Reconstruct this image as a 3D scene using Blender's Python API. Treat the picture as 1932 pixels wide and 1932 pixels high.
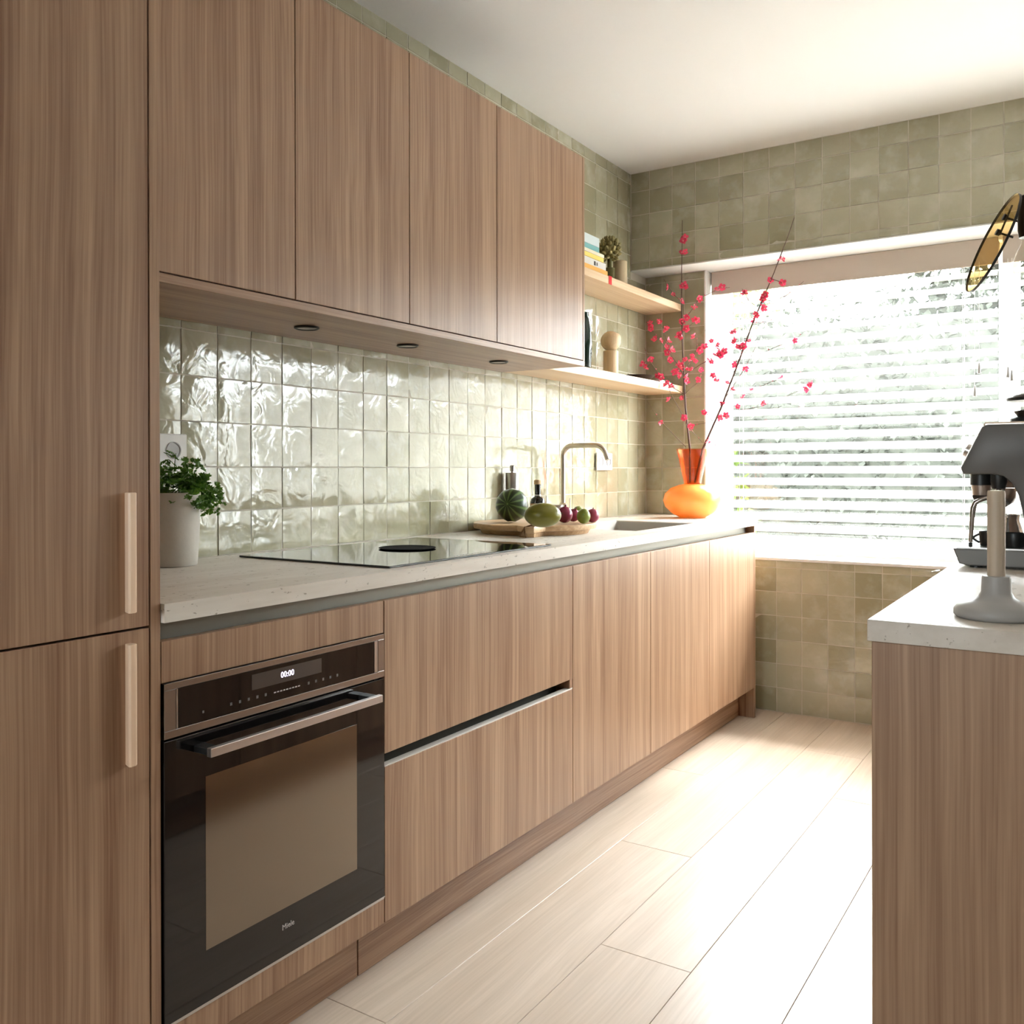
import bpy, bmesh, math, random
from mathutils import Vector, Matrix
random.seed(7)
for o in list(bpy.data.objects): bpy.data.objects.remove(o)
scn = bpy.context.scene
COL = scn.collection

# ------------------------------------------------------------------ camera
CAM = Vector((1.9905, -4.3216, 1.1803))
RT = Vector((0.83180901, 0.55505882, -0.00186267))
UP = Vector((1.05723741e-04, 3.19734807e-03, 0.99999488))
FW = Vector((-0.55506194, 0.83180495, -0.0026009))
FPX, PPX, PPY = 1730.43, 917.6, 891.08
cd = bpy.data.cameras.new('camera'); cam = bpy.data.objects.new('camera', cd); COL.objects.link(cam)
m = Matrix.Identity(4)
for i in range(3):
    m[i][0] = RT[i]; m[i][1] = UP[i]; m[i][2] = -FW[i]; m[i][3] = CAM[i]
cam.matrix_world = m
cd.sensor_width = 36; cd.sensor_fit = 'HORIZONTAL'; cd.lens = FPX / 1932 * 36
cd.shift_x = (966 - PPX) / 1932; cd.shift_y = (PPY - 966) / 1932
cd.clip_start = 0.02; cd.clip_end = 200
scn.camera = cam

# ------------------------------------------------------------------ world, light, exposure
w = bpy.data.worlds.new('overcast_sky'); scn.world = w; w.use_nodes = True
bg = w.node_tree.nodes['Background']
bg.inputs[0].default_value = (0.89, 0.95, 1.0, 1)
bg.inputs[1].default_value = 30.0
SUN_STRENGTH = 27.0
def portal(name, loc, rot, sx, sy):
    l = bpy.data.lights.new(name, 'AREA'); l.shape = 'RECTANGLE'; l.size = sx; l.size_y = sy
    l.cycles.is_portal = True
    o = bpy.data.objects.new(name, l); COL.objects.link(o); o.location = loc; o.rotation_euler = rot
portal('window_portal', (2.11, 0.46, 1.47), (math.radians(-90), 0, 0), 3.6, 1.46)
portal('fill_window_portal', (.99, -6.62, 1.575), (math.radians(90), 0, 0), .7, .75)  # sampling portal of the added fill window behind the camera
if SUN_STRENGTH > 0:
    sl = bpy.data.lights.new('sun', 'SUN'); sl.energy = SUN_STRENGTH; sl.angle = math.radians(16)
    sl.color = (1, .98, .975)
    so = bpy.data.objects.new('sun', sl); COL.objects.link(so)
    so.rotation_euler = Vector((-0.40, -0.60, -1.0)).to_track_quat('-Z', 'Y').to_euler()
vs = scn.view_settings
vs.view_transform = 'Standard'; vs.look = 'None'; vs.gamma = 1; vs.use_curve_mapping = False
vs.exposure = 0.82
cy = scn.cycles
cy.use_denoising = True
cy.max_bounces = 7; cy.diffuse_bounces = 4; cy.glossy_bounces = 3; cy.transparent_max_bounces = 10; cy.transmission_bounces = 6
cy.use_adaptive_sampling = True; cy.adaptive_threshold = .03
cy.caustics_reflective = False; cy.caustics_refractive = False
cy.sample_clamp_indirect = 8

# ------------------------------------------------------------------ helpers
def at(x, y, axis, val):
    d = FW + RT * ((x - PPX) / FPX) - UP * ((y - PPY) / FPX)
    i = 'XYZ'.index(axis)
    return CAM + d * ((val - CAM[i]) / d[i])
def tag(o, label=None, cat=None, group=None, kind=None):
    if label: o['label'] = label
    if cat: o['category'] = cat
    if group: o['group'] = group
    if kind: o['kind'] = kind
    return o
def thing(name, label, cat, loc=(0, 0, 0), group=None, rz=0):
    o = bpy.data.objects.new(name, None); COL.objects.link(o)
    o.location = loc; o.rotation_euler = (0, 0, rz); o.empty_display_size = .05
    return tag(o, label, cat, group)
WLOC = {}
class MB:
    """collects shapes; build() links them as one mesh object"""
    def __init__(s): s.bm = bmesh.new()
    def _merge(s, b, mat=None):
        if mat is not None: b.transform(mat)
        me = bpy.data.meshes.new('t'); b.to_mesh(me); b.free(); s.bm.from_mesh(me); bpy.data.meshes.remove(me); return s
    def box(s, x0, x1, y0, y1, z0, z1, bev=0, seg=1, mat=None):
        b = bmesh.new(); bmesh.ops.create_cube(b, size=1)
        for v in b.verts:
            v.co = Vector(((x0 + x1) / 2 + v.co.x * (x1 - x0), (y0 + y1) / 2 + v.co.y * (y1 - y0), (z0 + z1) / 2 + v.co.z * (z1 - z0)))
        if bev: bmesh.ops.bevel(b, geom=b.edges[:], offset=bev, segments=seg, profile=.5, affect='EDGES')
        return s._merge(b, mat)
    def lathe(s, prof, c=(0, 0, 0), n=32, mat=None, cap=True):
        b = bmesh.new(); rings = []
        for r, z in prof:
            if r < 1e-5: rings.append([b.verts.new((0, 0, z))])
            else: rings.append([b.verts.new((r * math.cos(2 * math.pi * k / n), r * math.sin(2 * math.pi * k / n), z)) for k in range(n)])
        for A, B in zip(rings, rings[1:]):
            for k in range(n):
                k2 = (k + 1) % n
                if len(A) == 1 and len(B) == 1: continue
                if len(A) == 1: b.faces.new((A[0], B[k2], B[k]))
                elif len(B) == 1: b.faces.new((A[k], A[k2], B[0]))
                else: b.faces.new((A[k], A[k2], B[k2], B[k]))
        if cap:
            if len(rings[0]) > 1: b.faces.new(rings[0][::-1])
            if len(rings[-1]) > 1: b.faces.new(rings[-1])
        bmesh.ops.recalc_face_normals(b, faces=b.faces[:])
        M = Matrix.Translation(c)
        if mat is not None: M = M @ mat
        return s._merge(b, M)
    def tube(s, pts, rad, n=10, cap=True):
        pts = [Vector(p) for p in pts]
        if not hasattr(rad, '__len__'): rad = [rad] * len(pts)
        b = bmesh.new(); rings = []; prev = None
        for i, p in enumerate(pts):
            t = (pts[min(i + 1, len(pts) - 1)] - pts[max(i - 1, 0)]).normalized()
            if prev is None:
                a = Vector((0, 0, 1)) if abs(t.z) < .9 else Vector((1, 0, 0))
                u = t.cross(a).normalized()
            else:
                u = (prev - t * prev.dot(t)).normalized()
            prev = u; v = t.cross(u)
            rings.append([b.verts.new(p + (u * math.cos(2 * math.pi * k / n) + v * math.sin(2 * math.pi * k / n)) * rad[i]) for k in range(n)])
        for A, B in zip(rings, rings[1:]):
            for k in range(n): b.faces.new((A[k], A[(k + 1) % n], B[(k + 1) % n], B[k]))
        if cap: b.faces.new(rings[0][::-1]); b.faces.new(rings[-1])
        bmesh.ops.recalc_face_normals(b, faces=b.faces[:])
        return s._merge(b)
    def prism(s, poly, axis, a, c, bev=0, seg=2):
        """poly: 2D points; extruded along axis from a to c"""
        b = bmesh.new()
        def P(q, t):
            return {'X': (t, q[0], q[1]), 'Y': (q[0], t, q[1]), 'Z': (q[0], q[1], t)}[axis]
        A = [b.verts.new(P(q, a)) for q in poly]; B = [b.verts.new(P(q, c)) for q in poly]
        fa = b.faces.new(A[::-1]); fb = b.faces.new(B)
        n = len(poly)
        for k in range(n): b.faces.new((A[k], A[(k + 1) % n], B[(k + 1) % n], B[k]))
        bmesh.ops.recalc_face_normals(b, faces=b.faces[:])
        if bev:
            ed = [e for e in b.edges if len(e.link_faces) == 2 and (fa in e.link_faces or fb in e.link_faces)]
            bmesh.ops.bevel(b, geom=ed, offset=bev, segments=seg, profile=.5, affect='EDGES')
        return s._merge(b)
    def ball(s, c, r, sc=(1, 1, 1), u=24, v=14, mat=None):
        b = bmesh.new(); bmesh.ops.create_uvsphere(b, u_segments=u, v_segments=v, radius=r)
        M = Matrix.Translation(c) @ (mat if mat is not None else Matrix.Identity(4)) @ Matrix.Diagonal((*sc, 1))
        return s._merge(b, M)
    def build(s, name, mat, parent=None, smooth=False, origin=None):
        me = bpy.data.meshes.new(name)
        off = Vector((0, 0, 0))
        if parent is not None: off = wloc(parent)
        o_at = Vector(origin) if origin is not None else (Vector((0, 0, 0)) if parent is None else off)
        if parent is None and origin is None: o_at = Vector((0, 0, 0))
        s.bm.transform(Matrix.Translation(-o_at))
        if smooth is True:
            for f in s.bm.faces: f.smooth = True
        elif smooth:
            for f in s.bm.faces: f.smooth = True
            for e in s.bm.edges:
                if len(e.link_faces) == 2 and e.calc_face_angle(0) > math.radians(smooth): e.smooth = False
        s.bm.to_mesh(me); s.bm.free()
        me.materials.append(mat)
        o = bpy.data.objects.new(name, me); COL.objects.link(o)
        if parent is not None: o.parent = parent
        o.location = o_at - off
        return o
def wloc(o):
    v = Vector((0, 0, 0))
    while o is not None: v = v + Vector(o.location); o = o.parent
    return v
def text_mesh(name, body, size, mat, parent, loc, rot, extrude=.0003, spacing=1.0):
    c = bpy.data.curves.new(name, 'FONT'); c.body = body; c.size = size; c.extrude = extrude
    c.align_x = 'CENTER'; c.align_y = 'CENTER'; c.space_character = spacing; c.resolution_u = 3
    t = bpy.data.objects.new(name + '_tmp', c); COL.objects.link(t)
    dg = bpy.context.evaluated_depsgraph_get()
    me = bpy.data.meshes.new_from_object(t.evaluated_get(dg))
    bpy.data.objects.remove(t); me.materials.clear(); me.materials.append(mat)
    o = bpy.data.objects.new(name, me); COL.objects.link(o); o.parent = parent
    o.location = Vector(loc) - wloc(parent); o.rotation_euler = rot
    return o

# ------------------------------------------------------------------ materials
def new_mat(name):
    m = bpy.data.materials.new(name); m.use_nodes = True
    nt = m.node_tree; b = nt.nodes['Principled BSDF']
    return m, nt, b
def N(nt, typ, **kw):
    n = nt.nodes.new(typ)
    for k, v in kw.items(): setattr(n, k, v)
    return n
def setin(n, **kw):
    for k, v in kw.items(): n.inputs[k.replace('_', ' ')].default_value = v
def plain(name, col, rough=.5, metal=0, spec=.5, bump=0, bscale=60, noise=0, nscale=20, coat=0):
    m, nt, b = new_mat(name)
    b.inputs['Base Color'].default_value = (*col, 1); b.inputs['Roughness'].default_value = rough
    b.inputs['Metallic'].default_value = metal; b.inputs['Specular IOR Level'].default_value = spec
    if coat: b.inputs['Coat Weight'].default_value = coat; b.inputs['Coat Roughness'].default_value = .05
    if noise or bump:
        tc = N(nt, 'ShaderNodeTexCoord')
    if noise:
        nz = N(nt, 'ShaderNodeTexNoise'); setin(nz, Scale=nscale, Detail=4.0)
        nt.links.new(tc.outputs['Object'], nz.inputs['Vector'])
        mx = N(nt, 'ShaderNodeMix', data_type='RGBA')
        mx.inputs['A'].default_value = (*[c * (1 - noise) for c in col], 1)
        mx.inputs['B'].default_value = (*[min(1, c * (1 + noise)) for c in col], 1)
        nt.links.new(nz.outputs['Fac'], mx.inputs['Factor']); nt.links.new(mx.outputs['Result'], b.inputs['Base Color'])
    if bump:
        nb = N(nt, 'ShaderNodeTexNoise'); setin(nb, Scale=bscale, Detail=3.0)
        nt.links.new(tc.outputs['Object'], nb.inputs['Vector'])
        bp = N(nt, 'ShaderNodeBump'); setin(bp, Strength=bump, Distance=.002)
        nt.links.new(nb.outputs['Fac'], bp.inputs['Height']); nt.links.new(bp.outputs['Normal'], b.inputs['Normal'])
    return m
def wood(name, dark, light, axis='Z', fine=170, broad=22, rough=.40, stretch=.012, warp=.03, contrast=1.15, spec=.6):
    m, nt, b = new_mat(name)
    tc = N(nt, 'ShaderNodeTexCoord'); oi = N(nt, 'ShaderNodeObjectInfo')
    off = N(nt, 'ShaderNodeVectorMath', operation='SCALE'); off.inputs[0].default_value = (7.3, 11.9, 5.1)
    nt.links.new(oi.outputs['Random'], off.inputs['Scale'])
    add = N(nt, 'ShaderNodeVectorMath', operation='ADD')
    nt.links.new(tc.outputs['Object'], add.inputs[0]); nt.links.new(off.outputs[0], add.inputs[1])
    # slow warp so that the grain wanders
    wn = N(nt, 'ShaderNodeTexNoise'); setin(wn, Scale=1.6, Detail=2.0)
    wmap = N(nt, 'ShaderNodeMapping')
    sc = [2.2, 2.2, 2.2]; sc['XYZ'.index(axis)] = .7
    wmap.inputs['Scale'].default_value = sc
    nt.links.new(add.outputs[0], wmap.inputs[0]); nt.links.new(wmap.outputs[0], wn.inputs['Vector'])
    ws = N(nt, 'ShaderNodeVectorMath', operation='SCALE'); ws.inputs['Scale'].default_value = warp
    nt.links.new(wn.outputs['Color'], ws.inputs[0])
    a2 = N(nt, 'ShaderNodeVectorMath', operation='ADD'); nt.links.new(add.outputs[0], a2.inputs[0]); nt.links.new(ws.outputs[0], a2.inputs[1])
    def layer(scale, det):
        mp = N(nt, 'ShaderNodeMapping'); s = [scale] * 3; s['XYZ'.index(axis)] = scale * stretch
        mp.inputs['Scale'].default_value = s
        nt.links.new(a2.outputs[0], mp.inputs[0])
        nz = N(nt, 'ShaderNodeTexNoise'); setin(nz, Scale=1.0, Detail=det, Roughness=.6)
        nt.links.new(mp.outputs[0], nz.inputs['Vector']); return nz
    n1 = layer(fine, 2.0); n2 = layer(broad, 4.0)
    mm = N(nt, 'ShaderNodeMath', operation='MULTIPLY'); mm.inputs[1].default_value = .45
    nt.links.new(n1.outputs['Fac'], mm.inputs[0])
    m2 = N(nt, 'ShaderNodeMath', operation='MULTIPLY_ADD'); m2.inputs[1].default_value = .55
    nt.links.new(n2.outputs['Fac'], m2.inputs[0]); nt.links.new(mm.outputs[0], m2.inputs[2])
    cr = N(nt, 'ShaderNodeValToRGB')
    e = cr.color_ramp.elements
    e[0].position = .5 - .17 / contrast; e[0].color = (*dark, 1)
    e[1].position = .5 + .17 / contrast; e[1].color = (*light, 1)
    nt.links.new(m2.outputs[0], cr.inputs['Fac']); nt.links.new(cr.outputs['Color'], b.inputs['Base Color'])
    bp = N(nt, 'ShaderNodeBump'); setin(bp, Strength=.12, Distance=.001)
    nt.links.new(n1.outputs['Fac'], bp.inputs['Height']); nt.links.new(bp.outputs['Normal'], b.inputs['Normal'])
    b.inputs['Roughness'].default_value = rough; b.inputs['Specular IOR Level'].default_value = spec
    return m
WD, WL = (.205, .099, .049), (.435, .278, .172)
M = {}
M['wood'] = wood('walnut_vertical', WD, WL, 'Z')
M['wood_y'] = wood('walnut_along', WD, WL, 'Y')
M['oak'] = wood('pale_oak', (.60, .40, .23), (.76, .57, .38), 'Y', fine=120, broad=14, rough=.45)
M['plank'] = wood('floor_oak', (.51, .405, .31), (.67, .55, .445), 'Y', fine=140, broad=16, rough=.33, stretch=.02, warp=.05, contrast=.9, spec=.5)
M['maple'] = wood('maple_handle', (.80, .56, .38), (.88, .66, .48), 'Z', rough=.4)
M['board'] = wood('mango_board', (.42, .24, .11), (.66, .45, .26), 'X', fine=90, broad=14, rough=.5)
M['beech'] = wood('beech', (.58, .40, .22), (.70, .53, .33), 'Z', rough=.5)
M['post_wood'] = wood('grey_ash', (.44, .34, .24), (.56, .46, .35), 'Z', rough=.5)
M['ceiling'] = plain('ceiling_paint', (.83, .815, .795), .9, spec=.2)
M['white'] = plain('white_paint', (.82, .81, .78), .5, spec=.3)
M['taupe'] = plain('taupe_valance', (.50, .425, .36), .6)
M['lowbounce'] = plain('low_bounce_paint', (.22, .21, .195), .9, spec=.2)  # unseen right and rear walls, darkened so that they bounce less light
M['grout'] = plain('grout', (.58, .545, .45), .9, spec=.2, bump=.2, bscale=300)
M['steel'] = plain('brushed_steel', (.56, .54, .52), .28, 1)
M['trim_steel'] = plain('oven_trim_steel', (.40, .375, .36), .25, 1)
M['chrome'] = plain('chrome', (.75, .74, .73), .08, 1)
M['tap'] = plain('champagne_nickel', (.62, .55, .46), .3, 1)
M['bronze'] = plain('bronze_profile', (.27, .25, .21), .45, .5)
M['paletrim'] = plain('pale_edge_trim', (.55, .50, .45), .5)
M['darkrail'] = plain('dark_rail', (.07, .065, .05), .5, .5)
M['blackglass'] = plain('black_glass', (.006, .005, .005), .04, spec=.6)
M['hob'] = plain('hob_glass', (.008, .008, .008), .025, spec=1.0)
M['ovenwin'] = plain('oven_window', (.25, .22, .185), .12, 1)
M['black'] = plain('black_plastic', (.012, .012, .012), .4)
M['matteblack'] = plain('matte_black', (.008, .008, .008), .9, spec=.08)
M['dark'] = plain('dark_inside', (.03, .025, .02), .8)
M['body'] = plain('cabinet_body', (.30, .20, .13), .6)
M['greyplastic'] = plain('grey_plastic', (.40, .385, .365), .4)
M['silicone'] = plain('display_film', (.075, .06, .052), .25)
M['mark'] = plain('printed_mark', (.10, .095, .09), .5)
M['letter'] = plain('logo_print', (.45, .42, .41), .4)
M['ceramic'] = plain('stoneware', (.53, .49, .43), .75, noise=.12, nscale=25, bump=.3, bscale=70)
M['soil'] = plain('soil', (.03, .02, .012), .95, bump=1, bscale=120)

M['stem'] = plain('herb_stem', (.10, .19, .04), .6)
M['bark'] = plain('twig_bark', (.10, .055, .04), .7, noise=.4, nscale=60)
def backlit(name, col, tcol, f, rough=.5):
    m, nt, b = new_mat(name); b.inputs['Base Color'].default_value = (*col, 1); b.inputs['Roughness'].default_value = rough
    t_ = N(nt, 'ShaderNodeBsdfTranslucent'); t_.inputs[0].default_value = (*tcol, 1)
    x_ = N(nt, 'ShaderNodeMixShader'); x_.inputs[0].default_value = f
    nt.links.new(b.outputs[0], x_.inputs[1]); nt.links.new(t_.outputs[0], x_.inputs[2]); nt.links.new(x_.outputs[0], nt.nodes['Material Output'].inputs[0])
    return m
M['leaf'] = backlit('herb_leaf', (.065, .15, .015), (.12, .26, .02), .35)
M['petal'] = backlit('blossom_petal', (.78, .07, .15), (.72, .05, .12), .22)
M['stamen'] = plain('blossom_stamen', (.75, .32, .28), .6)
M['bud'] = plain('bud', (.55, .10, .13), .6)
M['leather'] = plain('leather_strap', (.22, .11, .05), .6)
M['paper'] = plain('book_paper', (.78, .74, .66), .8)
M['slat'], nt, b = new_mat('blind_slat')
b.inputs['Base Color'].default_value = (.90, .895, .88, 1); b.inputs['Roughness'].default_value = .45
tr = N(nt, 'ShaderNodeBsdfTranslucent'); tr.inputs[0].default_value = (.95, .94, .92, 1)
mx = N(nt, 'ShaderNodeMixShader'); mx.inputs[0].default_value = .42
out = nt.nodes['Material Output']
nt.links.new(b.outputs[0], mx.inputs[1]); nt.links.new(tr.outputs[0], mx.inputs[2]); nt.links.new(mx.outputs[0], out.inputs[0])
def clear_glass(name, tint=(1, 1, 1), refl=1.0):
    m = bpy.data.materials.new(name); m.use_nodes = True; nt = m.node_tree
    nt.nodes.remove(nt.nodes['Principled BSDF'])
    t = N(nt, 'ShaderNodeBsdfTransparent'); t.inputs[0].default_value = (*tint, 1)
    g = N(nt, 'ShaderNodeBsdfGlossy'); g.inputs['Roughness'].default_value = .02
    lw = N(nt, 'ShaderNodeLayerWeight'); lw.inputs['Blend'].default_value = .5
    pw_ = N(nt, 'ShaderNodeMath', operation='POWER'); pw_.inputs[1].default_value = 4.0
    nt.links.new(lw.outputs['Facing'], pw_.inputs[0])
    mm = N(nt, 'ShaderNodeMath', operation='MULTIPLY_ADD'); mm.inputs[1].default_value = .6 * refl; mm.inputs[2].default_value = .04 * refl
    nt.links.new(pw_.outputs[0], mm.inputs[0])
    mx = N(nt, 'ShaderNodeMixShader'); nt.links.new(mm.outputs[0], mx.inputs[0])
    nt.links.new(t.outputs[0], mx.inputs[1]); nt.links.new(g.outputs[0], mx.inputs[2])
    nt.links.new(mx.outputs[0], nt.nodes['Material Output'].inputs[0]); return m
M['pane'] = clear_glass('window_pane', (.96, .97, .96))
M['clear'] = clear_glass('clear_glass', (.95, .94, .92))
M['amber'] = clear_glass('amber_glass', (.88, .74, .50), .35)
M['redglass'] = clear_glass('red_orange_glass', (.97, .57, .36), 1.0)
M['opal'] = backlit('opal_orange_glass', (1.0, .60, .17), (1.0, .66, .25), .5, .1)
M['digits'], nt, b = new_mat('lit_digits')
b.inputs['Base Color'].default_value = (.8, .7, 1, 1); b.inputs['Emission Color'].default_value = (.86, .74, 1, 1); b.inputs['Emission Strength'].default_value = 1.6
# zellige tile
def tile_mat(name, c0, c1, cloud):
    m, nt, b = new_mat(name)
    tc = N(nt, 'ShaderNodeTexCoord'); oi = N(nt, 'ShaderNodeObjectInfo')
    gm = N(nt, 'ShaderNodeNewGeometry')
    mx = N(nt, 'ShaderNodeMix', data_type='RGBA'); mx.inputs['A'].default_value = (*c0, 1); mx.inputs['B'].default_value = (*c1, 1)
    nt.links.new(oi.outputs['Random'], mx.inputs['Factor'])
    off = N(nt, 'ShaderNodeVectorMath', operation='SCALE'); off.inputs[0].default_value = (13.3, 27.9, 9.1)
    nt.links.new(oi.outputs['Random'], off.inputs['Scale'])
    add = N(nt, 'ShaderNodeVectorMath', operation='ADD'); nt.links.new(gm.outputs['Position'], add.inputs[0]); nt.links.new(off.outputs[0], add.inputs[1])
    nz = N(nt, 'ShaderNodeTexNoise'); setin(nz, Scale=11.0, Detail=4.0, Roughness=.55)
    nt.links.new(add.outputs[0], nz.inputs['Vector'])
    cr = N(nt, 'ShaderNodeValToRGB'); cr.color_ramp.elements[0].position = .5; cr.color_ramp.elements[1].position = .72
    cr.color_ramp.elements[1].color = (.6, .6, .6, 1)
    nt.links.new(nz.outputs['Fac'], cr.inputs['Fac'])
    m2 = N(nt, 'ShaderNodeMix', data_type='RGBA'); m2.inputs['B'].default_value = (*cloud, 1)
    nt.links.new(cr.outputs['Color'], m2.inputs['Factor']); nt.links.new(mx.outputs['Result'], m2.inputs['A'])
    nt.links.new(m2.outputs['Result'], b.inputs['Base Color'])
    n2 = N(nt, 'ShaderNodeTexNoise'); setin(n2, Scale=16.0, Detail=2.5, Roughness=.5, Distortion=.6)
    nt.links.new(add.outputs[0], n2.inputs['Vector'])
    bp = N(nt, 'ShaderNodeBump'); setin(bp, Strength=.6, Distance=.005)
    nt.links.new(n2.outputs['Fac'], bp.inputs['Height']); nt.links.new(bp.outputs['Normal'], b.inputs['Normal'])
    b.inputs['Roughness'].default_value = .11; b.inputs['IOR'].default_value = 1.68
    return m
M['tile'] = tile_mat('zellige_olive', (.315, .295, .185), (.455, .43, .305), (.57, .545, .44))
# travertine worktop
M['stone'], nt, b = new_mat('travertine')
tc = N(nt, 'ShaderNodeNewGeometry')
mp = N(nt, 'ShaderNodeMapping'); mp.inputs['Scale'].default_value = (14, 2.2, 20)
nt.links.new(tc.outputs['Position'], mp.inputs[0])
n1 = N(nt, 'ShaderNodeTexNoise'); setin(n1, Scale=1.0, Detail=5.0, Roughness=.6); nt.links.new(mp.outputs[0], n1.inputs['Vector'])
cr = N(nt, 'ShaderNodeValToRGB'); cr.color_ramp.elements[0].position = .32; cr.color_ramp.elements[1].position = .68
cr.color_ramp.elements[0].color = (.61, .54, .465, 1); cr.color_ramp.elements[1].color = (.74, .685, .62, 1)
nt.links.new(n1.outputs['Fac'], cr.inputs['Fac'])
mp2 = N(nt, 'ShaderNodeMapping'); mp2.inputs['Scale'].default_value = (70, 38, 90); nt.links.new(tc.outputs['Position'], mp2.inputs[0])
n2 = N(nt, 'ShaderNodeTexNoise'); setin(n2, Scale=1.0, Detail=3.0, Roughness=.65); nt.links.new(mp2.outputs[0], n2.inputs['Vector'])
c2 = N(nt, 'ShaderNodeValToRGB'); c2.color_ramp.elements[0].position = .31; c2.color_ramp.elements[1].position = .37
nt.links.new(n2.outputs['Fac'], c2.inputs['Fac'])
mx = N(nt, 'ShaderNodeMix', data_type='RGBA'); mx.inputs['A'].default_value = (.36, .30, .24, 1)
nt.links.new(c2.outputs['Color'], mx.inputs['Factor']); nt.links.new(cr.outputs['Color'], mx.inputs['B'])
nt.links.new(mx.outputs['Result'], b.inputs['Base Color'])
bp = N(nt, 'ShaderNodeBump'); setin(bp, Strength=.5, Distance=.002); nt.links.new(c2.outputs['Color'], bp.inputs['Height']); nt.links.new(bp.outputs['Normal'], b.inputs['Normal'])
b.inputs['Roughness'].default_value = .42; b.inputs['Specular IOR Level'].default_value = .4
# striped gourd: stripes around its own axis
M['gourd'], nt, b = new_mat('striped_gourd')
tc = N(nt, 'ShaderNodeTexCoord'); sx = N(nt, 'ShaderNodeSeparateXYZ'); nt.links.new(tc.outputs['Object'], sx.inputs[0])
an = N(nt, 'ShaderNodeMath', operation='ARCTAN2'); nt.links.new(sx.outputs['X'], an.inputs[0]); nt.links.new(sx.outputs['Y'], an.inputs[1])
nz = N(nt, 'ShaderNodeTexNoise'); setin(nz, Scale=40.0, Detail=3.0); nt.links.new(tc.outputs['Object'], nz.inputs['Vector'])
ml = N(nt, 'ShaderNodeMath', operation='MULTIPLY_ADD'); ml.inputs[1].default_value = 11.0; nt.links.new(an.outputs[0], ml.inputs[0]); nt.links.new(nz.outputs['Fac'], ml.inputs[2])
sn = N(nt, 'ShaderNodeMath', operation='SINE'); nt.links.new(ml.outputs[0], sn.inputs[0])
cr = N(nt, 'ShaderNodeValToRGB'); cr.color_ramp.elements[0].position = .25; cr.color_ramp.elements[1].position = .95
cr.color_ramp.elements[0].color = (.018, .04, .012, 1); cr.color_ramp.elements[1].color = (.13, .22, .07, 1)
nt.links.new(sn.outputs[0], cr.inputs['Fac']); nt.links.new(cr.outputs['Color'], b.inputs['Base Color']); b.inputs['Roughness'].default_value = .3
M['mango'] = plain('mango_skin', (.17, .16, .018), .3, noise=.35, nscale=14)
M['onion'] = plain('red_onion_skin', (.22, .02, .055), .25, noise=.5, nscale=30)
M['lime'] = plain('lime_skin', (.19, .22, .025), .4, noise=.3, nscale=30)
M['plum'] = plain('plum_skin', (.28, .03, .07), .35, noise=.4, nscale=20)

# ------------------------------------------------------------------ dimensions (metres)
XF, XC, XU = .632, .6414, .373           # base fronts, worktop edge, wall-cabinet fronts
ZT, ZB, ZD, ZP = .948, .915, .8815, .144  # worktop top / bottom, door top, plinth top
Y0, Y1, Y2, Y3, Y4, Y6 = -3.3086, -2.7087, -1.8035, -1.2079, -.5980, .0218
ZU0, ZU1, ZC = 1.5716, 2.3594, 2.692
YW, YB, ZH, ZS = .18, 0.0, 2.1985, .750
XJ, XWE, XR, YR = .327, 3.9, 4.1, -6.5
XP, YP = 1.693, -2.8138

# ------------------------------------------------------------------ room shell
def struct(name, mb, mat, parent=None):
    o = mb.build(name, mat, parent)
    if parent is None: o['kind'] = 'structure'
    return o
floor = struct('floor', MB().box(-.1, XR + .1, YR - .1, YW + .3, -.12, -.012), M['dark'])
pw = .235
i = 0; x = .96 - 5 * pw
pmesh = {}
while x < XR:
    y = YR - random.uniform(0, 1.6)
    if abs(x - .96) < .01: y = -2.269 - 1.9 * 3
    while y < YW:
        a, b_ = max(y, YR), min(y + 1.9, YW)
        xa, xb = max(x, 0.0), min(x + pw, XR)
        if b_ - a > .03 and xb - xa > .02:
            o = MB().box(xa + .0006, xb - .0006, a + .0006, b_ - .0006, -.012, 0, .0009).build('plank', M['plank'], floor, origin=((xa + xb) / 2, (a + b_) / 2, -.012))
        y += 1.9
    x += pw
struct('ceiling', MB().box(-.1, XR + .1, YR - .1, YW + .3, ZC, ZC + .12), M['ceiling'])
wall_left = struct('wall_left', MB().box(-.12, -.003, YR - .1, YW + .3, -.12, ZC), M['grout'])
mb = MB().box(-.1, XR, YW + .003, YW + .27, -.12, ZS - .004)
mb.box(-.1, XJ - .004, YW + .003, YW + .27, ZS - .004, ZH - .004); mb.box(XWE + .004, XR, YW + .003, YW + .27, ZS - .004, ZH - .004)
wall_back = struct('wall_back', mb, M['grout'])
wall_up = struct('wall_back_upper', MB().box(-.1, XR, YB + .003, YW + .27, ZH, ZC), M['grout'])
struct('wall_right', MB().box(XR, XR + .12, YR - .1, YW + .3, -.12, ZC), M['lowbounce'])
RX0, RX1, RZ0, RZ1 = .64, 1.34, 1.2, 1.95  # opening added in the unseen rear wall, sized and placed for fill light
mb = MB().box(-.1, RX0, YR - .1, YR, -.12, ZC).box(RX1, XR + .1, YR - .1, YR, -.12, ZC).box(RX0, RX1, YR - .1, YR, RZ1, ZC).box(RX0, RX1, YR - .1, YR, -.12, RZ0)
struct('wall_rear', mb, M['lowbounce'])
struct('trim_1', MB().box(0, XR, YB - .001, YW + .27, ZH - .006, ZH - .0005), M['white'])                       # painted soffit over the window
struct('trim_2', MB().box(XJ - .004, XJ + .004, YW - .004, YW + .2, ZS, ZH - .006), M['white'])                  # painted jamb
struct('trim_3', MB().box(XJ - .004, XWE, YW - .008, YW + .2, ZS - .014, ZS, .002), M['white'])                  # window sill board
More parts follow.
